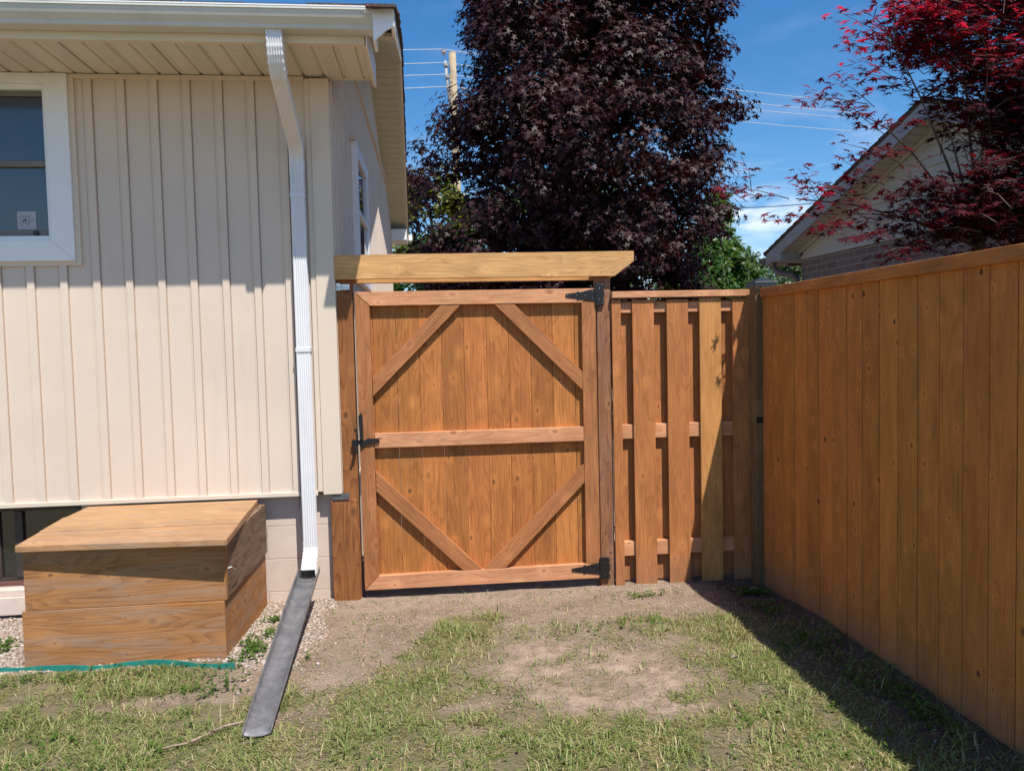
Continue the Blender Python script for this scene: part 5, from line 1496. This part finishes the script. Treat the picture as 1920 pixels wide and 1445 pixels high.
for (ex, ey, ez) in [(2.45, 4.95, 2.42), (2.8, 4.85, 2.30), (3.0, 4.8, 2.85), (3.1, 4.85, 3.4), (3.5, 4.8, 3.8), (3.9, 4.9, 3.6), (4.1, 4.8, 3.0), (3.9, 4.7, 2.5), (3.1, 4.7, 2.1), (3.3, 4.7, 3.0), (3.6, 4.65, 3.2), (3.55, 4.6, 2.4)]:
    e = Vector((ex, ey, ez)); h0 = hub[1]
    pts = [hub[0], h0 + Vector((random.uniform(-.05, .05), 0, 0)), h0.lerp(e, .35) + Vector((0, 0, .06)), h0.lerp(e, .7) + Vector((0, 0, .06)), e]
    tw.tube(pts, [.022, .015, .009, .006, .004], 6); limbpts += [pts[2], pts[3], e]
cnt = 0
while cnt < 1220:
    # crown volume: union of flattened lobes
    lob = random.choice([(3.95, 4.85, 3.45, .85, .55, .62, 3), (3.55, 4.85, 3.30, .50, .4, .45, .7), (3.60, 4.75, 2.32, .68, .40, .34, 1.8), (4.15, 4.75, 2.5, .65, .4, .55, 2), (3.25, 4.8, 3.52, .36, .35, .28, .7), (4.0, 4.9, 3.9, .8, .5, .35, 2), (3.9, 4.8, 2.95, .55, .45, .3, .8)])
    if random.random() > lob[6] / 2.2: continue
    q = Vector((random.gauss(0, .5), random.gauss(0, .5), random.gauss(0, .5)))
    if q.length > 1: continue
    p1 = Vector((lob[0] + q.x * lob[3], lob[1] + q.y * lob[4], lob[2] + q.z * lob[5]))
    dirn = Vector((-1 + random.gauss(0, .6), random.gauss(-.2, .5), random.gauss(.12, .22))).normalized()
    p0 = p1 - dirn * random.uniform(.18, .34)
    if p1.z < 1.85: continue
    spray(p0, p1, random.randint(9, 15), 0.047, .085); cnt += 1
    if random.random() < .25:
        near = min(limbpts, key=lambda l: (l - p0).length)
        tw.tube([near, near.lerp(p0, .5) + Vector((0, 0, .03)), p0], [.005, .004, .003], 4, cap=False)
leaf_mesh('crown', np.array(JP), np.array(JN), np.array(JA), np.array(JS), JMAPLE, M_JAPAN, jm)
tw.build('branches', M_BARK, jm)
mb = MB(); mb.tube([JB - Vector((0, 0, .1)), JB + Vector((.03, 0, .5)), JB + Vector((-.03, 0, 1.0)), hub[0], hub[1]], [.055, .05, .042, .034, .022], 9); mb.build('trunk', M_BARK, jm, smooth=True)

# green trees behind
def green_tree(name, label, x, y, z0, z1, rad_, mat, ncl, perl, size, trunk_r=.12, shape=SIMPLE, group=None, prof=None):
    t = thing(name, label, 'tree', (x, y, 0), group)
    cen = []; rd = []; per = []
    def rf(z):
        s = (z - z0) / (z1 - z0); return rad_ * max(0.12, math.sin(math.pi * min(1, max(0, s * .82 + .14))) ** .7)
    for _ in range(ncl):
        z = random.uniform(z0, z1); a = random.uniform(0, 6.283); rr = rf(z) * random.uniform(.3, 1.0) ** .5 * (1 + .15 * math.sin(4 * a + z))
        cen.append(np.array([x + rr * math.cos(a), y + rr * math.sin(a), z])); rd.append(random.uniform(.18, .34) * rad_ ** .5); per.append(random.randint(int(perl * .7), int(perl * 1.3)))
    P_, N_, A_, S_ = clump_leaves(cen, rd, per, .7, .8, np.array([x, y, (z0 + z1) / 2]), size)
    leaf_mesh('crown', P_, N_, A_, S_, shape, mat, t)
    limbs(t, (x, y, -.1), (x, y, z1 * .85), 8, rf, z0, z1, trunk_r)
    return t
green_tree('broadleaf_tree', 'yellow green tree between the far house eave and the purple maple', 0.0, 20, 0.8, 6.0, 1.6, M_LIME, 150, 80, .16)
green_tree('broadleaf_tree', 'slim bright green tree poking out right of the purple maple', 7.75, 20.3, 2.2, 5.55, 0.62, M_GREEN, 110, 90, .15)
green_tree('broadleaf_tree', 'full green tree above the back fence, just right of the purple maple', 6.9, 18.5, 0.3, 3.95, 1.55, M_GREEN, 230, 110, .13)
green_tree('broadleaf_tree', 'dark green tree hidden behind the trunk of the purple maple', 3.0, 19, 0.4, 5.6, 3.0, M_GREEN, 230, 70, .17)
green_tree('broadleaf_tree', 'small grey green tree between full green tree and post cap', 9.9, 23, 0.5, 4.1, 1.2, M_FARG, 110, 80, .14)
green_tree('broadleaf_tree', 'pale distant tree seen under the neighbour eave', 14.3, 29.5, 0.5, 4.9, 1.9, M_FARG, 140, 90, .18)
green_tree('broadleaf_tree', 'low green tree showing in the gap between beam and gate', 0.4, 17.4, 0.3, 4.0, 1.7, M_GREEN, 150, 80, .15)

# ------------------------------------------------------------------ utility pole and wires
up_ = thing('utility_pole', 'weathered wooden utility pole behind purple maple left edge', 'utility pole', (0.9, 25, 0))
mb = MB(); mb.tube([(0.95, 25, -.2), (0.86, 25, 4), (0.80, 25, 11.05)], [.155, .145, .115], 14); mb.build('pole', M_POLE, up_, smooth=True)
mb = MB(); mb.tube([(0.56, 24.9, 10.75), (0.62, 24.9, 9.9), (0.72, 24.95, 9.1)], [.05, .045, .04], 8)
mb.build('bracket_arm', M_NWHITE, up_, smooth=True)
ins = [(0.52, 24.9, 11.12), (0.58, 24.9, 10.70), (0.62, 24.9, 10.33), (0.66, 24.9, 9.95)]
for i, p in enumerate(ins):
    mb = MB(); P0 = Vector(p)
    mb.tube([P0 + Vector((0, 0, -.22)), P0 + Vector((0, 0, -.14)), P0 + Vector((0, 0, -.12)), P0 + Vector((0, 0, -.06)), P0 + Vector((0, 0, -.05)), P0], [.03, .03, .085, .085, .04, .05], 10)
    mb.build('insulator', M_NWHITE, up_)
mb = MB(); mb.tube([(1.0, 24.85, 2.5), (0.985, 24.85, 6.3)], .045, 8); mb.build('conduit', M_NWHITE, up_)
def wire(label, pts, r, mat=M_WIRE, sag=0.2):
    mb = MB()
    for a, b in zip(pts[:-1], pts[1:]):
        a, b = Vector(a), Vector(b)
        q = [a.lerp(b, k / 14) - Vector((0, 0, sag * 4 * (k / 14) * (1 - k / 14))) for k in range(15)]
        mb.tube(q, r, 5)
    tag(mb.build('power_line', mat, None), label, 'power line', 'power lines on the utility pole')
rights = [(17.9, 31.0, 11.55), (17.9, 31.0, 11.12), (17.9, 31.0, 10.90), (17.9, 31.0, 10.35)]
lefts = [(-14, 21, 9.6), (-14, 21, 9.05), (-14, 21, 8.75), (-14, 21, 8.2)]
nm = ['topmost thin wire of the four crossing the sky behind the trees', 'second wire from the top of the four crossing the sky', 'third wire from the top, close under the second in the sky', 'lowest of the four pale wires crossing the sky']
for i in range(4): wire(nm[i], [lefts[i], ins[i], rights[i]], 0.011, sag=0.12)
mb = MB(); a, b = Vector((0.9, 24.9, 6.6)), Vector((14.5, 28, 6.75))
mb.tube([a.lerp(b, k / 14) - Vector((0, 0, .35 * 4 * (k / 14) * (1 - k / 14))) for k in range(15)], .016, 5)
tag(mb.build('service_cable', M_DWIRE, None), 'dark sagging cable running from the pole to the neighbour roof', 'cable')
